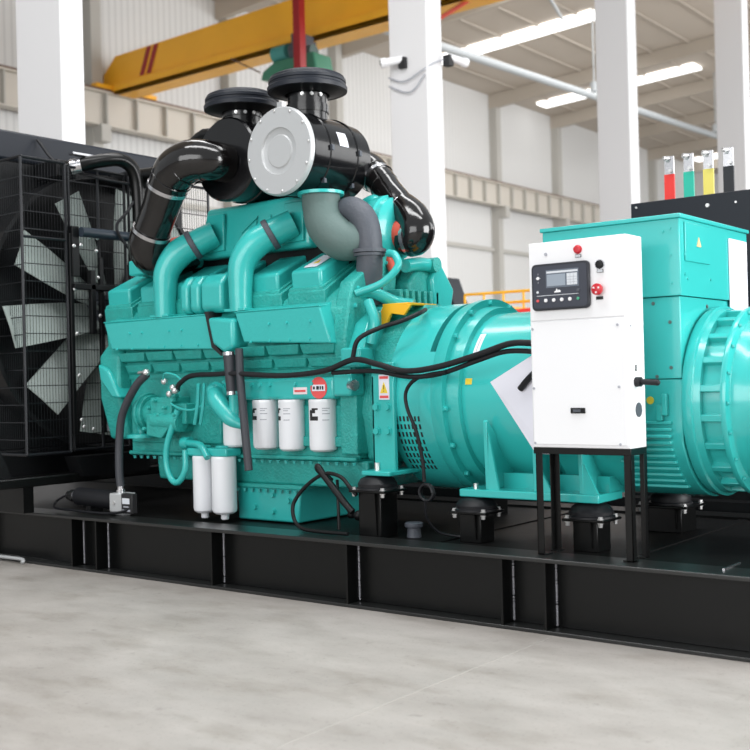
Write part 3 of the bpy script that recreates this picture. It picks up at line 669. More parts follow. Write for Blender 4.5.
# left turbo
tl = B().lathe([(-.10, .10), (-.05, .16), (.05, .16), (.1, .1)], (-2.12, .95, 2.12), (1, 0, 0), 30).build('turbo_housing', 'exh2', en)
B().tube([(-2.10, .55, 2.1), (-2.0, .60, 2.12), (-1.93, .66, 2.13)], .05, 16, 3).build('red_hose', 'redsil', tl)
B().box(-2.45, -2.2, .46, .7, 1.92, 2.02).cyl((-2.35, .5, 1.98), (-2.2, .5, 2.0), .03).build('lifting_bracket', 'teal', en, bevel=.01)
yl = B().prism([(-.43, 1.48), (-.365, 1.60), (-.17, 1.592), (-.22, 1.535), (-.31, 1.55), (-.35, 1.48)], 'y', .56, .58).prism([(-.43, 1.48), (-.365, 1.60), (-.17, 1.592), (-.22, 1.545), (-.31, 1.555), (-.35, 1.48)], 'y', .82, .84).box(-.37, -.19, .56, .84, 1.592, 1.606).build('lifting_bracket', 'yellow', en, bevel=.003, label='yellow lifting bracket')

# ------------------------------------------------------------------ air cleaners
def canister(name, X, Z, y0, y1, R, label, lid):
    t = thing(name, (X, (y0+y1)/2, Z-R), label, 'air cleaner')
    prof = [(0, 0), (0, R*.96), (.012, R), (.03, R), (.035, R*.965), (.15, R*.965), (.155, R*.99), (.17, R*.99), (.175, R*.965), (y1-y0-.16, R*.965), (y1-y0-.155, R*.99), (y1-y0-.14, R*.99), (y1-y0-.135, R*.95), (y1-y0-.02, R*.93), (y1-y0, R*.8), (y1-y0, 0)]
    B().lathe(prof, (X, y0, Z), (0, 1, 0), 56).build('canister', 'canister', t)
    if lid:
        l_ = B().lathe([(0, 0), (0, R*.48), (-.004, R*.52), (-.014, R*.54), (-.014, R*.98), (.0, R*1.02), (.014, R*1.02), (.014, 0)], (X, y0-.015, Z), (0, 1, 0), 56).lathe([(-.006, 0), (-.006, R*.36), (0, R*.39)], (X, y0-.015, Z), (0, 1, 0), 48).build('end_lid', 'silver', t)
        b = B()
        for k in range(12):
            a = 2*PI*k/12+.1; b.ball((X+R*.93*math.cos(a), y0-.031, Z+R*.93*math.sin(a)), .009, (1, .6, 1), 8, 5)
        b.build_each('bolt_head', 'galv', l_)
        B().box(X-.02, X+.02, y0-.01, y0+.02, Z+R, Z+R+.035).build('latch', 'galv', l_)
    return t
CX2, CZ2 = -.93, 2.525
a2 = canister('air_cleaner', CX2, CZ2, .36, .92, .255, 'black air cleaner canister with round silver end lid above the engine', True)
def cap(t, X, Y, Z0, Z1, R):
    c_ = B().lathe([(0, R*.97), (.0, R), (.022, R*1.01), (.03, R*.98), (.034, R*.955), (.046, R*.955), (.05, R*.975), (.066, R*.975), (.072, R*.95), (.085, R*.93), (.092, R*.88), (.094, R*.80), (.104, R*.76), (.106, 0)], (X, Y, Z1-.115), (0, 0, 1), 56).build('rain_cap', 'slate', t)
    B().lathe([(.004, R*.98), (-.02, R*.56)], (X, Y, Z1-.115), (0, 0, 1), 40, cap=False).build('underside', 'blackmat', c_)
    b = B().lathe([(0, .12), (Z1-.12-Z0, .12)], (X, Y, Z0), (0, 0, 1), 40).lathe([(0, .127), (.05, .127)], (X, Y, Z0+.06), (0, 0, 1), 40)
    b.build('intake_neck', 'canister', t)
    b = B()
    for k in range(3):
        a = -1.1+k*.45; b.bolt((X+.125*math.cos(a), Y+.125*math.sin(a), Z1-.15), (math.cos(a), math.sin(a), 0), .009, .012)
    b.build_each('bolt_head', 'galv', t)
cap(a2, CX2, .60, CZ2+.20, 3.03, .24)
b = B()
for ang in (-.05, .75):
    for yv in (.52, .775):
        a = -ang; b.box(CX2+.25*math.cos(a)-.012, CX2+.25*math.cos(a)+.012, yv-.010, yv+.010, CZ2+.25*math.sin(a)-.016, CZ2+.25*math.sin(a)+.016)
b.build_each('clamp_buckle', 'exh2', a2)
# label on canister side wall: small white sticker curved
q = B(); X_, Z_, R_ = CX2, CZ2, .2485
for i in range(5):
    t0, t1 = math.radians(8+4.2*i), math.radians(8+4.2*(i+1))
    q.loft([(X_+R_*math.cos(t0), .60, Z_+R_*math.sin(t0)), (X_+R_*math.cos(t1), .60, Z_+R_*math.sin(t1)), (X_+R_*math.cos(t1), .68, Z_+R_*math.sin(t1)), (X_+R_*math.cos(t0), .68, Z_+R_*math.sin(t0))],
           [(X_+(R_-.008)*math.cos(t0), .60, Z_+(R_-.008)*math.sin(t0)), (X_+(R_-.008)*math.cos(t1), .60, Z_+(R_-.008)*math.sin(t1)), (X_+(R_-.008)*math.cos(t1), .68, Z_+(R_-.008)*math.sin(t1)), (X_+(R_-.008)*math.cos(t0), .68, Z_+(R_-.008)*math.sin(t0))])
q.build('sticker', 'paper', a2)
CX1, CZ1 = -1.50, 2.575
a1 = canister('air_cleaner', CX1, CZ1, .46, 1.02, .262, 'black air cleaner canister with duct elbow on its front face, left one', False)
cap(a1, CX1, .62, CZ1+.22, 3.02, .24)
# supports for cleaners
b = B().box(-1.62, -.80, .76, .82, 2.29, 2.35)
b.build('mounting_saddle', 'blackmat', a2)
# ducts
def duct(label, path, radii, clamps, cuffs):
    t = thing('intake_duct', path[len(path)//2], label, 'duct')
    B().tube(path, .1, 32, 8, rad=radii).build('duct_pipe', 'foil', t)
    for p, d, r in clamps: B().lathe([(-.012, r*1.0), (-.012, r*1.06), (.012, r*1.06), (.012, r*1.0)], p, d, 36, cap=False).build('hose_clamp', 'steel', t)
    for q in range(1, 5):
        i0 = q if q < len(path)-2 else len(path)-3
        p0, p1 = V(path[i0]), V(path[i0+1]); rr = (radii[i0]+radii[i0+1])/2
        if q <= 3: B().lathe([(-.006, rr*1.0), (-.003, rr*1.03), (.003, rr*1.03), (.006, rr*1.0)], (p0+p1)/2, p1-p0, 36, cap=False).build('duct_seam', 'foil', t)
    for pth, r in cuffs: B().tube(pth, r, 30, 5, rad=r if isinstance(r, list) else None).build('rubber_cuff', 'foil', t)
    return t
pathL = [(-1.50, .47, 2.55), (-1.52, .36, 2.555), (-1.62, .29, 2.56), (-1.75, .28, 2.52), (-1.85, .30, 2.44), (-1.95, .32, 2.31), (-2.06, .335, 2.17), (-2.10, .345, 2.11)]
duct('glossy black intake duct bending down to the left of the air cleaners', pathL, [.12, .122, .13, .135, .128, .118, .118, .12],
     [((-1.865, .303, 2.422), (-.6, .12, -.8), .124), ((-2.06, .335, 2.165), (-.6, .1, -.8), .122)],
     [([(-2.07, .335, 2.16), (-2.12, .36, 2.07), (-2.12, .44, 2.00), (-2.05, .54, 2.01), (-1.98, .62, 2.06)], [.130, .135, .13, .115, .10])])
pathR = [(-.93, .88, 2.52), (-.88, .98, 2.51), (-.78, 1.00, 2.47), (-.68, .97, 2.40), (-.58, .93, 2.31), (-.48, .90, 2.22), (-.44, .89, 2.18)]
duct('glossy black intake duct running from silver-lidded air cleaner down to the turbo', pathR, [.13, .125, .112, .095, .088, .088, .09],
     [((-.70, .975, 2.418), (.72, -.2, -.65), .096), ((-.46, .893, 2.195), (.72, -.1, -.68), .092), ((-.375, .85, 2.0), (1, 0, .1), .098)],
     [([(-.46, .893, 2.20), (-.37, .87, 2.13), (-.32, .85, 2.05), (-.345, .85, 1.995), (-.42, .85, 2.01)], [.095, .102, .105, .10, .094])])
o = B().box(-1.72, -1.56, .5, .56, 2.72, 2.76).tube([(-2.15, .75, 2.78), (-1.95, .72, 2.84), (-1.8, .7, 2.80)], .04, 10, 3).build('duct_bracket', 'blackmat'); tag(o, 'small black bracket above the left intake duct elbow', 'bracket')

# ------------------------------------------------------------------ generator
gn = thing('generator', (.9, .85, .56), 'teal alternator with square terminal box and round end bell, right of engine', 'generator')
GZ = 1.07
# adapter shroud with louvre openings
B().lathe([(0, .52), (.05, .525), (.245, .525), (.245, .48), (0, .46)], (-.17, C, GZ), (1, 0, 0), 72).build('adapter_housing', 'tealflat', gn, bevel=0)
# louvre slots: dark slits in rows on lower near side
lv = B()
for r_ in range(8):
    a = math.radians(190+4.8*r_)
    for k in range(7):
        x0 = -.125+.0245*k
        for (rr0, rr1) in ((.525, .5265),):
            p = []
            a2_ = a+math.radians(3.0)
            A_ = [(x0+.006*r_*.0, C+rr1*math.cos(a), GZ+rr1*math.sin(a)), (x0+.011, C+rr1*math.cos(a), GZ+rr1*math.sin(a)), (x0+.011, C+rr1*math.cos(a2_), GZ+rr1*math.sin(a2_)), (x0, C+rr1*math.cos(a2_), GZ+rr1*math.sin(a2_))]
            B_ = [(q[0], C+(q[1]-C)*.99, GZ+(q[2]-GZ)*.99) for q in A_]
            lv.loft(A_, B_)
lv.build('louvre_slot', 'ink', gn)
B().lathe([(0, .485), (.10, .485)], (.04, C, GZ), (1, 0, 0), 60).build('coupling_gap', 'blackmat', gn)
B().lathe([(0, .46), (0, .53), (.04, .54), (.08, .54), (.08, .50), (.15, .49), (.15, .44)], (.115, C, GZ), (1, 0, 0), 72, cap=False).build('adapter_flange', 'teal', gn)
b = B()
for k in range(16):
    a = 2*PI*k/16+.1; b.bolt((.195, C+.52*math.cos(a), GZ+.52*math.sin(a)), (1, 0, 0), .013, .018)
b.build_each('bolt_head', 'tealflat', gn)
br = B().lathe([(0, .457), (.50, .457)], (.25, C, GZ), (1, 0, 0), 80).build('stator_barrel', 'tealflat', gn)
B().lathe([(0, .46), (0, .53), (.078, .53), (.078, .46)], (.045, C, GZ), (1, 0, 0), 60, a0=math.radians(62), a1=math.radians(340)).build('coupling_cover', 'tealflat', gn)
# barrel labels
def barrel_patch(x0, x1, a0, a1, m, nm, rr=.4585):
    q = B(); N = 6
    for i in range(N):
        t0, t1 = math.radians(a0+(a1-a0)*i/N), math.radians(a0+(a1-a0)*(i+1)/N)
        A_ = [(x0, C+rr*math.cos(t0), GZ+rr*math.sin(t0)), (x1, C+rr*math.cos(t0), GZ+rr*math.sin(t0)), (x1, C+rr*math.cos(t1), GZ+rr*math.sin(t1)), (x0, C+rr*math.cos(t1), GZ+rr*math.sin(t1))]
        q.loft(A_, [(p[0], C+(p[1]-C)*.995, GZ+(p[2]-GZ)*.995) for p in A_])
    return q.build(nm, m, br)
barrel_patch(.30, .335, 133, 150, 'paper', 'name_label'); barrel_patch(.30, .335, 150, 154, 'ink', 'name_label_mark')
barrel_patch(.315, .320, 136, 148, 'greyink', 'name_label_text', .4592)
barrel_patch(.285, .325, 167, 171, 'labelyel', 'warning_label')
# feet and webs
B().box(.27, 1.06, .34, .60, .565, .605).box(.27, 1.12, 1.1, 1.36, .565, .605).build_each('foot_plate', 'tealflat', gn, bevel=.006)
for x in (.42, .70, .95):
    B().prism([(.36, .605), (.345, .95), (.36, .96), (.60, .72), (.62, .605)], 'x', x, x+.022).prism([(1.34, .605), (1.35, .95), (1.34, .96), (1.1, .72), (1.08, .605)], 'x', x, x+.022).build_each('gusset', 'tealflat', gn, bevel=.003)
B().prism([(.44, .605), (.50, .605), (.445, .90)], 'y', .355, .372).prism([(.72, .605), (.80, .605), (.722, .75)], 'y', .36, .375).prism([(.97, .605), (1.05, .605), (.972, .76)], 'y', .36, .375).build_each('gusset', 'tealflat', gn)
B().box(.40, 1.04, .50, 1.2, .59, .68).build('foot_web', 'tealflat', gn)
# terminal box body
tb_ = B().box(.75, 1.46, .42, 1.29, 1.53, 1.885).build('terminal_box', 'tealflat', gn, bevel=.004)
B().box(.74, 1.47, .41, 1.30, 1.885, 1.905).build('lid', 'tealflat', tb_, bevel=.004)
b = B()
for x, z in ((1.415, 1.84), (1.415, 1.72), (1.415, 1.59), (1.38, 1.83)): b.bolt((x, .42, z), (0, -1, 0), .007, .006)
for y, z in ((.48, 1.82), (.47, 1.72), (.47, 1.63), (.78, 1.62), (.5, 1.61)): b.bolt((1.46, y, z), (1, 0, 0), .007, .006)
b.build_each('screw', 'tealflat', tb_)
wd = B().box(1.46, 1.468, .47, .76, 1.69, 1.87).build('access_cover', 'tealflat', tb_, bevel=.003)
ws = B().prism([(.60, 1.765), (.65, 1.765), (.625, 1.81)], 'x', 1.468, 1.471).build('warning_label', 'labelor', wd)
B().box(1.462, 1.466, 1.02, 1.27, 1.3, 1.84).build('data_sheet', 'paper', tb_)
bd = B().box(.77, 1.45, .43, 1.28, 1.150, 1.527).build('body_upper', 'tealflat', gn, bevel=.004)
b = B()
for x, z in ((1.32, 1.50), (1.40, 1.41), (1.40, 1.20), (1.33, 1.16)): b.bolt((x, .43, z), (0, -1, 0), .007, .006)
b.bolt((1.45, .75, 1.49), (1, 0, 0), .008, .006)
b.build_each('screw', 'exh', bd)
prof = [(.43, 1.112), (.43, .93)]
low = [(C-.42+0, 1.112), (C-.42, .93)]
for i in range(9):
    a = math.radians(190+i*18-8); low.append((C+.455*math.cos(a)*1.0, GZ+.455*math.sin(a)))
low = [(.433, 1.147), (.433, .95)] + [(C+.47*math.cos(math.radians(a)), GZ+.50*math.sin(math.radians(a))) for a in range(206, 335, 12)] + [(1.27, .95), (1.27, 1.147)]
lo_ = B().prism(low, 'x', .77, 1.45).build('body_lower', 'tealflat', gn, bevel=.006)
# horizontal cooling ribs
for i in range(11):
    z = .95-.031*i
    dz = (z-GZ)/.50; y = C-.47*math.sqrt(max(0, 1-dz*dz)) if z < .9 else .428
    B().box(1.12, 1.40+.012*i*.0, min(y, .428)-.016 if z > .88 else y-.02, y+.06, z-.011, z+.004).build('cooling_rib', 'tealflat', lo_, bevel=.004)
B().box(1.36, 1.385, .40, .43, .98, 1.08).box(1.33, 1.36, .405, .43, .955, 1.03).build('latch', 'teal', lo_, bevel=.004)
B().lathe([(0, 0), (0, .018), (.004, .018), (.004, 0)], (1.295, .424, 1.05), (0, 1, 0), 20).build('warning_label', 'labelyel', bd)
# drive end ring + bell
EZ = 1.035
B().lathe([(0, .38), (0, .445), (.02, .458), (.05, .458), (.055, .445), (.085, .44), (.085, .38)], (1.455, C, EZ), (1, 0, 0), 80, cap=False).build('end_flange', 'tealflat', gn)
B().lathe([(0, .405), (.14, .405)], (1.52, C, EZ), (1, 0, 0), 60, cap=False).build('end_housing_core', 'tealflat', gn)
B().lathe([(0, .42), (.0, .446), (.012, .450), (.025, .446), (.03, .42), (.03, .38), (0, .38)], (1.635, C, EZ), (1, 0, 0), 80, cap=False).build('bearing_ring', 'tealflat', gn)
for k in range(20):
    a = 2*PI*(k+.5)/20; ca_, sa_ = math.cos(a), math.sin(a); w_ = .016
    q = []
    for (r0, ww) in ((.385, -w_), (.385, w_), (.436, w_), (.436, -w_)): q.append((C+r0*ca_-ww*sa_, EZ+r0*sa_+ww*ca_))
    B().prism(q, 'x', 1.53, 1.64).build('ring_rib', 'tealflat', gn, bevel=.004)
b = B()
for k in range(20):
    a = 2*PI*k/20; b.bolt((1.665, C+0.433*math.cos(a), EZ+0.433*math.sin(a)), (1, 0, 0), .008, .010)
b.build_each('bolt_head', 'tealflat', gn)
B().lathe([(0, .405), (.02, .39), (.06, .385), (.50, .372), (.62, .34), (.66, .25), (.67, 0)], (1.655, C, EZ), (1, 0, 0), 72).build('end_bell', 'tealflat', gn)

# ------------------------------------------------------------------ vibration mounts
def mount(x, y, w, d, zt, top, label):
    t = thing('vibration_mount', (x, y, .33), label, 'mount', 'rubber vibration mounts on the base frame')
    B().box(x-w/2, x+w/2, y-d/2, y+d/2, .33, zt).build('pedestal', 'black', t, bevel=.004)
    B().box(x-w/2-.045, x+w/2+.045, y-d/2-.03, y+d/2+.03, zt, zt+.014).build('top_plate', 'black', t, bevel=.004)
    r = .108
    B().lathe([(0, r*1.06), (.010, r*1.06), (.014, r*.98), (.4*(top-zt-.014), r*1.0), (.75*(top-zt-.014), r*.84), (.95*(top-zt-.014), r*.55), (top-zt-.014, r*.3)], (x, y, zt+.014), (0, 0, 1), 40).build('rubber_dome', 'rubber', t)
    b = B()
    for sx in (-1, 1):
        for sy in (-1, 1):
            px, py = x+sx*(w/2+.022), y+sy*(d/2+.008)
            b.bolt((px, py, zt+.014), (0, 0, 1), .012, .014); b.bolt((px, py, zt), (0, 0, -1), .011, .022)
    b.cyl((x, y, top-.004), (x, y, top+.065), .014, seg=8)
    b.build_each('bolt_head', 'galv', t)
    B().prism([(y-d/2-.02, zt), (y-d/2-.0, zt), (y-d/2-.0, .35), (y-d/2-.006, .35)], 'x', x+w/2-.03, x+w/2-.024).build('edge_rib', 'black', t)
mount(-.225, .29, .15, .15, .575, .665, 'black vibration mount under the engine foot plate')
mount(.335, .40, .13, .13, .478, .565, 'black vibration mount under the left end of the generator foot')
mount(.98, .42, .13, .14, .475, .565, 'black vibration mount seen between the cabinet stand legs')
mount(1.03, 1.24, .2, .2, .46, .565, 'black vibration mount farther back right of the cabinet stand')
mount(-.21, 1.36, .17, .2, .555, .69, 'black vibration mount behind the flywheel housing')

# ------------------------------------------------------------------ control cabinet
cc = thing('control_cabinet', (1.1, .19, .345), 'white control cabinet with dark display panel on black angle legs', 'cabinet')
cx0, cx1, cy0, cy1, cz0, cz1 = .855, 1.345, .10, .265, .845, 1.795
bodyc = B().box(cx0, cx1, cy0, cy1, cz0, cz1).build('cabinet_body', 'white', cc, bevel=.004)
B().box(cx0+.008, cx1-.012, cy0-.006, cy0, 1.433, cz1-.01).build('upper_panel', 'white', cc, bevel=.002)
B().box(cx0+.008, cx1-.012, cy0-.006, cy0, cz0+.015, 1.427).build('door', 'white', cc, bevel=.002)
b = B()
for x in (cx0+.015, cx1-.045):
    for z in (1.395, 1.12, cz0+.02): b.lathe([(0, .006), (.004, .006), (.004, 0)], (x, cy0-.010, z), (0, 1, 0), 12)
for z in (1.39,): b.lathe([(0, .006), (.004, .006), (.004, 0)], (cx1+.004, cy0+.03, z), (-1, 0, 0), 12)
b.lathe([(0, .008), (.004, .008), (.004, 0)], (.95, cy0-.010, 1.737), (0, 1, 0), 12)
b.build_each('screw', 'greyink', cc)
# controller
def rrect(x0, x1, z0, z1, r, n=5):
    P = []
    for cx, cz, a in ((x1-r, z1-r, 0), (x0+r, z1-r, 90), (x0+r, z0+r, 180), (x1-r, z0+r, 270)):
        for i in range(n+1):
            t = math.radians(a+90*i/n); P.append((cx+r*math.cos(t), cz+r*math.sin(t)))
    return P
fy = cy0-.006
ct = B().prism(rrect(.880, 1.175, 1.4776, 1.6924, .022), 'y', fy, fy-.018).build('controller', 'panelrim', cc, bevel=.005, seg=3)
B().prism(rrect(.890, 1.165, 1.4889, 1.6811, .016), 'y', fy-.018, fy-.0195).build('face_plate', 'panel', ct)
yf = fy-.0195
sc_ = B().box(.958, 1.125, yf-.0015, yf, 1.5794, 1.6618).build('screen', 'screendk', ct)
B().box(.962, 1.121, yf-.0025, yf-.0015, 1.6460, 1.6551).build('screen_header', 'screenlt', sc_)
B().box(1.066, 1.118, yf-.0025, yf-.0015, 1.5873, 1.6404).build('screen_table', 'screenlt', sc_)
B().box(.964, 1.058, yf-.0025, yf-.0015, 1.5873, 1.6404).build('screen_field', 'screen', sc_)
b = B()
for k in range(3): b.box(1.068, 1.116, yf-.0032, yf-.0026, 1.5986+.012*k, 1.6003+.012*k)
b.box(1.083, 1.0845, yf-.0032, yf-.0026, 1.5884, 1.6392); b.box(1.10, 1.1015, yf-.0032, yf-.0026, 1.5884, 1.6392)
b.build('screen_grid', 'greyink', sc_)
def btn(x, z, r, m): B().lathe([(0, r), (-.004, r), (-.005, r*.85), (-.005, 0)], (x, yf, z), (0, 1, 0), 20).build('button', m, ct)
btn(.917, 1.6268, .0075, 'white'); btn(.914, 1.5624, .006, 'screenlt'); btn(1.122, 1.5601, .008, 'exh2')
for i, m_ in enumerate(('labelred', 'white', 'white', 'white', 'white', 'green')): btn(.914+.0413*i, 1.5229, .0085 if m_ == 'white' else .0065, m_)
b = B().box(.908, 1.122, yf-.001, yf, 1.5443, 1.5466).box(.904, .911, yf-.001, yf, 1.6257, 1.6279).box(.923, .930, yf-.001, yf, 1.6257, 1.6279).box(.9165, .9175, yf-.001, yf, 1.6415, 1.6494).box(.9165, .9175, yf-.001, yf, 1.6042, 1.6121)
b.build('printed_line', 'screenlt', ct)
B().prism([(1.0, 1.5568), (1.032, 1.5568), (1.032, 1.5647), (1.024, 1.5692), (1.018, 1.5647), (1.013, 1.5760), (1.007, 1.5647), (1.0, 1.5613)], 'y', yf-.001, yf).build('printed_mark', 'white', ct)
# lamps and switches
def lampbtn(x, z, m, nm):
    p = B().lathe([(0, .020), (-.006, .020), (-.008, .017), (-.018, .015), (-.020, 0)], (x, fy, z), (0, 1, 0), 24).build(nm, m, cc)
    B().box(x-.014, x+.016, fy-.003, fy, z-.036, z-.022).build('name_tag', 'ink', p)
    B().box(x-.012, x+.014, fy-.004, fy-.003, z-.034, z-.024).build('tag_text', 'screenlt', p)
lampbtn(1.115, 1.745, 'red', 'alarm_lamp')
k_ = lampbtn(1.222, 1.668, 'blackmat', 'key_switch')
B().lathe([(0, .024), (-.005, .024), (-.005, .018)], (1.222, fy, 1.668), (0, 1, 0), 24, cap=False).build('switch_ring', 'steel', cc)
p = B().lathe([(0, .013), (-.018, .013), (-.020, .026), (-.030, .026), (-.034, .018), (-.034, 0)], (1.217, fy, 1.557), (0, 1, 0), 28).build('emergency_stop', 'red', cc)
B().box(1.200, 1.234, fy-.003, fy, 1.512, 1.526).build('name_tag', 'ink', p)
b = B()
for k in range(3):
    a = 2*PI*k/3+.5; b.box(1.217+.014*math.cos(a)-.004, 1.217+.014*math.cos(a)+.004, fy-.036, fy-.034, 1.557+.014*math.sin(a)-.004, 1.557+.014*math.sin(a)+.004)
b.build('arrow_mark', 'pinkwhite', p)
B().box(1.06, 1.132, fy-.008, fy, 1.003, 1.028).build('door_latch', 'blackmat', cc, bevel=.002)
B().box(1.074, 1.112, fy-.011, fy-.008, 1.009, 1.022).build('latch_button', 'exh2', cc)
B().box(cx1, cx1+.002, .165, .178, 1.187, 1.217).build('keyhole', 'ink', cc)
b = B().cyl((cx1, .17, 1.14), (cx1+.025, .17, 1.14), .022).cyl((cx1+.025, .17, 1.14), (cx1+.10, .17, 1.135), .013).ball((cx1+.10, .17, 1.135), .014)
b.build('rotary_handle', 'rubber', cc)
B().lathe([(0, .030), (.003, .030), (.003, 0)], (cx1, .19, 1.015), (1, 0, 0), 24).lathe([(0, .033), (.002, .033), (.002, .028)], (cx1, .19, 1.015), (1, 0, 0), 24, cap=False).build('side_vent', 'exh2', cc)
B().box(cx0, cx1, cy0+.0, cy1, cz0-.03, cz0).build('stand_frame', 'black', cc, bevel=.002)
def angle_leg(x, y, sx, sy):
    B().box(x, x+sx*.035, y, y+sy*.005, .345, cz0-.03).box(x, x+sx*.005, y, y+sy*.035, .345, cz0-.03).box(x-.0*sx, x+sx*.05, y, y+sy*.05, .345, .352).build('leg', 'black', cc, bevel=.001)
angle_leg(cx0+.01, cy0+.0, 1, 1); angle_leg(cx1-.0, cy0+.0, -1, 1); angle_leg(cx0+.01, cy1, 1, -1); angle_leg(cx1, cy1, -1, -1)

# paper sheet between generator and cabinet
o = B().loft([(.50, .30, 1.152), (.84, .275, 1.32), (.85, .272, .80), (.76, .285, .80)], [(.50, .303, 1.152), (.84, .278, 1.32), (.85, .275, .80), (.76, .288, .80)]).build('paper_sheet', 'paper'); tag(o, 'pale folded plastic sheet hanging behind left side of white cabinet', 'sheet')

# ------------------------------------------------------------------ cables and hoses
def cable(path, r, label, name='cable', m='rubber', cat='cable', sm=8):
    o = B().tube(path, r, 10, sm).build(name, m); tag(o, label, cat); return o
cable([(-1.80, .29, 1.145), (-1.74, .25, 1.18), (-1.62, .24, 1.23), (-1.40, .23, 1.235), (-1.22, .22, 1.235), (-.85, .24, 1.215), (-.55, .25, 1.235), (-.33, .24, 1.29), (-.15, .22, 1.26), (.03, .21, 1.22), (.25, .20, 1.235), (.5, .20, 1.29), (.68, .19, 1.335), (.80, .18, 1.335), (.87, .17, 1.32)], .016, 'long black cable crossing engine side and generator to the white cabinet')
cable([(-.50, .262, 1.222), (-.20, .25, 1.225), (.05, .22, 1.19), (.25, .22, 1.20), (.48, .215, 1.26), (.66, .205, 1.30), (.87, .19, 1.29)], .013, 'second black cable running just under the long one over generator barrel')
cable([(-.34, .245, 1.30), (-.30, .25, 1.40), (-.20, .32, 1.46), (-.09, .36, 1.49), (-.04, .45, 1.53), (-.1, .6, 1.56)], .013, 'black cable rising from engine foot up towards yellow lifting bracket')
cable([(.30, .205, 1.21), (.12, .22, 1.185), (.03, .23, 1.12), (.03, .23, 1.03), (.08, .24, .90), (.10, .26, .75), (.10, .27, .64)], .010, 'thin black cable dropping in front of the louvred adapter housing')
co = B(); pts = []
for k in range(34):
    a = 2*PI*k/11; pts.append((.11+.042*math.cos(a), .265+.002*k/3, .585+.042*math.sin(a)))
co.tube(pts, .008, 8, 2); co.tube([(.10, .27, .55), (.09, .30, .45), (.12, .36, .37), (.2, .42, .345), (.28, .44, .345)], .007, 8, 6)
o = co.build('cable_coil', 'rubber'); tag(o, 'small coiled black cable hanging between the two left mounts', 'cable')
cable([(.88, .22, 1.24), (.80, .24, 1.20), (.74, .26, 1.16), (.69, .27, 1.115)], .016, 'short black cable end beside left edge of white cabinet')
o = B().lathe([(0, .04), (.05, .035), (.055, .03)], (-.04, .36, .332), (0, 0, 1), 12).lathe([(.055, .048), (.06, .05), (.075, .05), (.08, .04)], (-.04, .36, .332), (0, 0, 1), 12).build('deck_plug', 'exh2'); tag(o, 'small dark grey capped plug on deck between two mounts', 'plug')
# black loop hose by the front mount
o = B().tube([(-.545, .28, .62), (-.575, .22, .68), (-.57, .20, .705), (-.53, .2, .66), (-.45, .2, .581), (-.38, .2, .51), (-.33, .2, .467)], .019, 12, 6).build('oil_hose', 'blackmat')
tag(o, 'black hose peaking in front of the oil pan', 'hose')
o = B().tube([(-.30, .20, .56), (-.345, .2, .60), (-.41, .2, .655), (-.52, .2, .668), (-.64, .19, .605), (-.73, .17, .50), (-.71, .15, .41), (-.63, .13, .368), (-.5, .12, .361), (-.3, .12, .361)], .011, 10, 7).build('oil_hose', 'blackmat')
tag(o, 'black hose looping round on the frame edge left of engine mount', 'hose')
o = B().tube([(-.56, .35, .62), (-.54, .33, .5), (-.53, .32, .345)], .009, 8, 3).ball((-.45, .4, .42), .03).ball((-.52, .42, .42), .025).build('drain_tap', 'blackmat'); tag(o, 'dark drain tap with thin pipe behind the black hose loop', 'tap')
# breather hoses
t = thing('breather_hose', (-1.26, .25, .7), 'black rubber sleeve hanging beside the long hose over the filters', 'hose')
B().cyl((-1.28, .24, 1.35), (-1.265, .24, 1.12), .040, .034).build('sleeve', 'hose', t)
B().cyl((-1.281, .24, 1.365), (-1.28, .24, 1.345), .042).cyl((-1.266, .24, 1.13), (-1.265, .24, 1.11), .036).build('hose_clamp', 'steel', t)
o = B().tube([(-1.20, .24, 1.38), (-1.18, .225, 1.2), (-1.125, .195, .92), (-1.085, .18, .67)], .024, 16, 6).build('drain_hose', 'hose'); tag(o, 'long dark grey hose hanging straight down in front of white filters', 'hose')
# conduit + level box
o = B().tube([(-2.03, .24, 1.25), (-2.12, .22, 1.17), (-2.24, .21, 1.00), (-2.28, .21, .82), (-2.275, .20, .62), (-2.265, .20, .53)], .026, 16, 7).build('flexible_conduit', 'hose'); tag(o, 'dark grey flexible conduit curving down to the silver sensor box', 'conduit')
o = B().ball((-2.03, .235, 1.26), .024).cyl((-2.12, .25, 1.26), (-2.06, .24, 1.265), .010).build('conduit_fitting', 'brassy' if 'brassy' in M else 'galv'); tag(o, 'shiny fitting at the upper end of the grey conduit', 'fitting')
lb_ = thing('sensor_box', (-2.22, .2, .345), 'small silver sensor box with black display face on the frame edge', 'sensor')
B().box(-2.31, -2.175, .14, .25, .368, .490).box(-2.29, -2.2, .17, .23, .345, .375).build('housing', 'silver', lb_, bevel=.008)
B().box(-2.173, -2.065, .125, .17, .368, .495).build('display_housing', 'ink', lb_, bevel=.006)
B().box(-2.160, -2.09, .1235, .125, .430, .466).build('display', 'screenlt', lb_)
B().box(-2.15, -2.10, .1235, .125, .408, .416).box(-2.16, -2.085, .1235, .125, .383, .394).build('printed_text', 'greyink', lb_)
B().cyl((-2.265, .20, .49), (-2.265, .20, .51), .03).cyl((-2.265, .20, .50), (-2.265, .20, .54), .022).build('conduit_gland', 'steel', lb_)
B().lathe([(0, .012), (-.006, .012), (-.006, 0)], (-2.26, .14, .43), (0, 1, 0), 12).build_each('screw', 'galv', lb_)
t = thing('coolant_heater', (-2.6, .2, .36), 'black horizontal cylinder with silver fitting left of the silver sensor box', 'heater')
B().cyl((-2.72, .22, .445), (-2.32, .22, .435), .062).build('cylinder', 'rubber', t)
B().cyl((-2.84, .22, .445), (-2.72, .22, .445), .03).cyl((-2.81, .22, .445), (-2.76, .22, .445), .042, seg=6).build('pipe_fitting', 'steel', t)
B().box(-2.58, -2.54, .17, .27, .345, .39).build('clamp', 'blackmat', t)
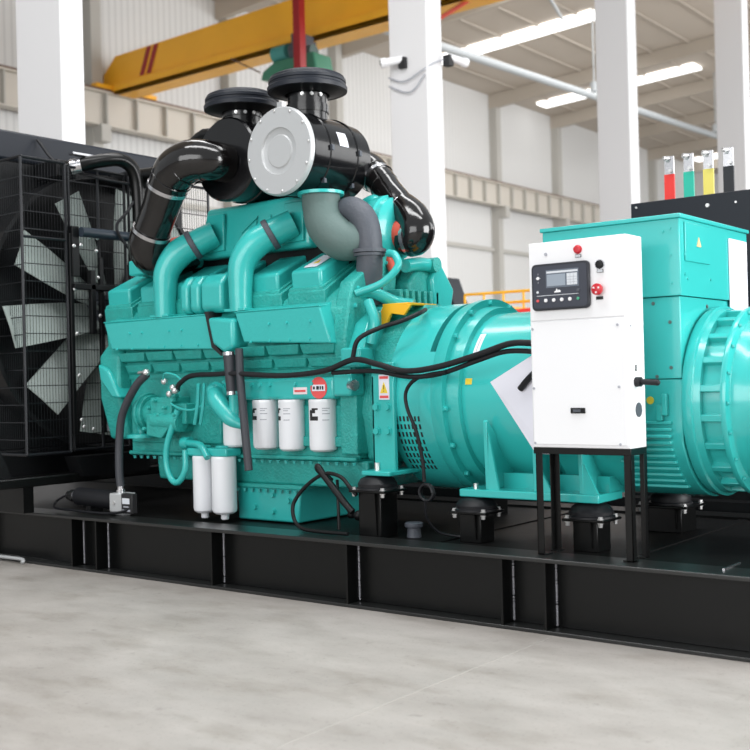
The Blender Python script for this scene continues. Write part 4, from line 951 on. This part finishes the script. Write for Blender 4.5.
o = B().tube([(-2.86, .2, .44), (-2.95, .2, .40), (-2.90, .15, .365), (-2.70, .13, .362), (-2.3, .12, .362), (-2.1, .13, .40), (-2.15, .2, .46)], .008, 8, 6).build('cable', 'rubber'); tag(o, 'thin black cable lying around the black cylinder and sensor box', 'cable')
o = B().tube([(-3.6, -.02, .025), (-3.2, -.025, .03), (-3.02, -.03, .03), (-3.0, -.05, .01)], .012, 8, 5).build('grey_strap', 'silver'); tag(o, 'thin grey strap lying at lower left foot of the base frame', 'strap')

# ------------------------------------------------------------------ second machine behind with bus bars
t = thing('switch_cabinet', (1.2, 2.5, .38), 'large black switchgear cabinet behind the teal generator', 'cabinet')
B().box(.32, 3.2, 2.36, 3.6, .44, 2.29).build('body', 'slate', t, bevel=.006)
B().box(.30, 3.22, 2.34, 3.62, .38, .44).build('plinth', 'blackmat', t)
b = B(); b.lathe([(0, .014), (-.008, .012), (-.008, 0)], (.84, 2.36, 2.22), (0, 1, 0), 14); b.lathe([(0, .008), (-.006, .007), (-.006, 0)], (1.02, 2.36, 2.22), (0, 1, 0), 14).lathe([(0, .008), (-.006, .007), (-.006, 0)], (.36, 2.36, 2.26), (0, 1, 0), 14)
b.build_each('bolt_head', 'galv', t)
names = [('red', 'redbar'), ('green', 'greenbar'), ('yellow', 'yelbar'), ('black', 'blackbar')]
for k, (cn, m_) in enumerate(names):
    x = .45+.135*k
    t = thing('bus_bar', (x, 2.7, 2.29), 'upright bus bar with %s sleeve and silver end on the black switchgear' % cn, 'bus bar', 'four coloured bus bars')
    B().box(x-.035, x+.035, 2.69, 2.705, 2.29, 2.51).build('sleeve', m_, t)
    B().box(x-.033, x+.033, 2.693, 2.702, 2.51, 2.63).build('bar_end', 'steel', t)
    b = B()
    for q, z in ((-.012, 2.605), (.015, 2.53)): b.cyl((x+q, 2.693, z), (x+q, 2.665, z), .012, seg=8)
    b.cyl((x-.025, 2.66, 2.615), (x+.0, 2.69, 2.615), .016)
    b.build_each('bolt_head', 'galv', t)
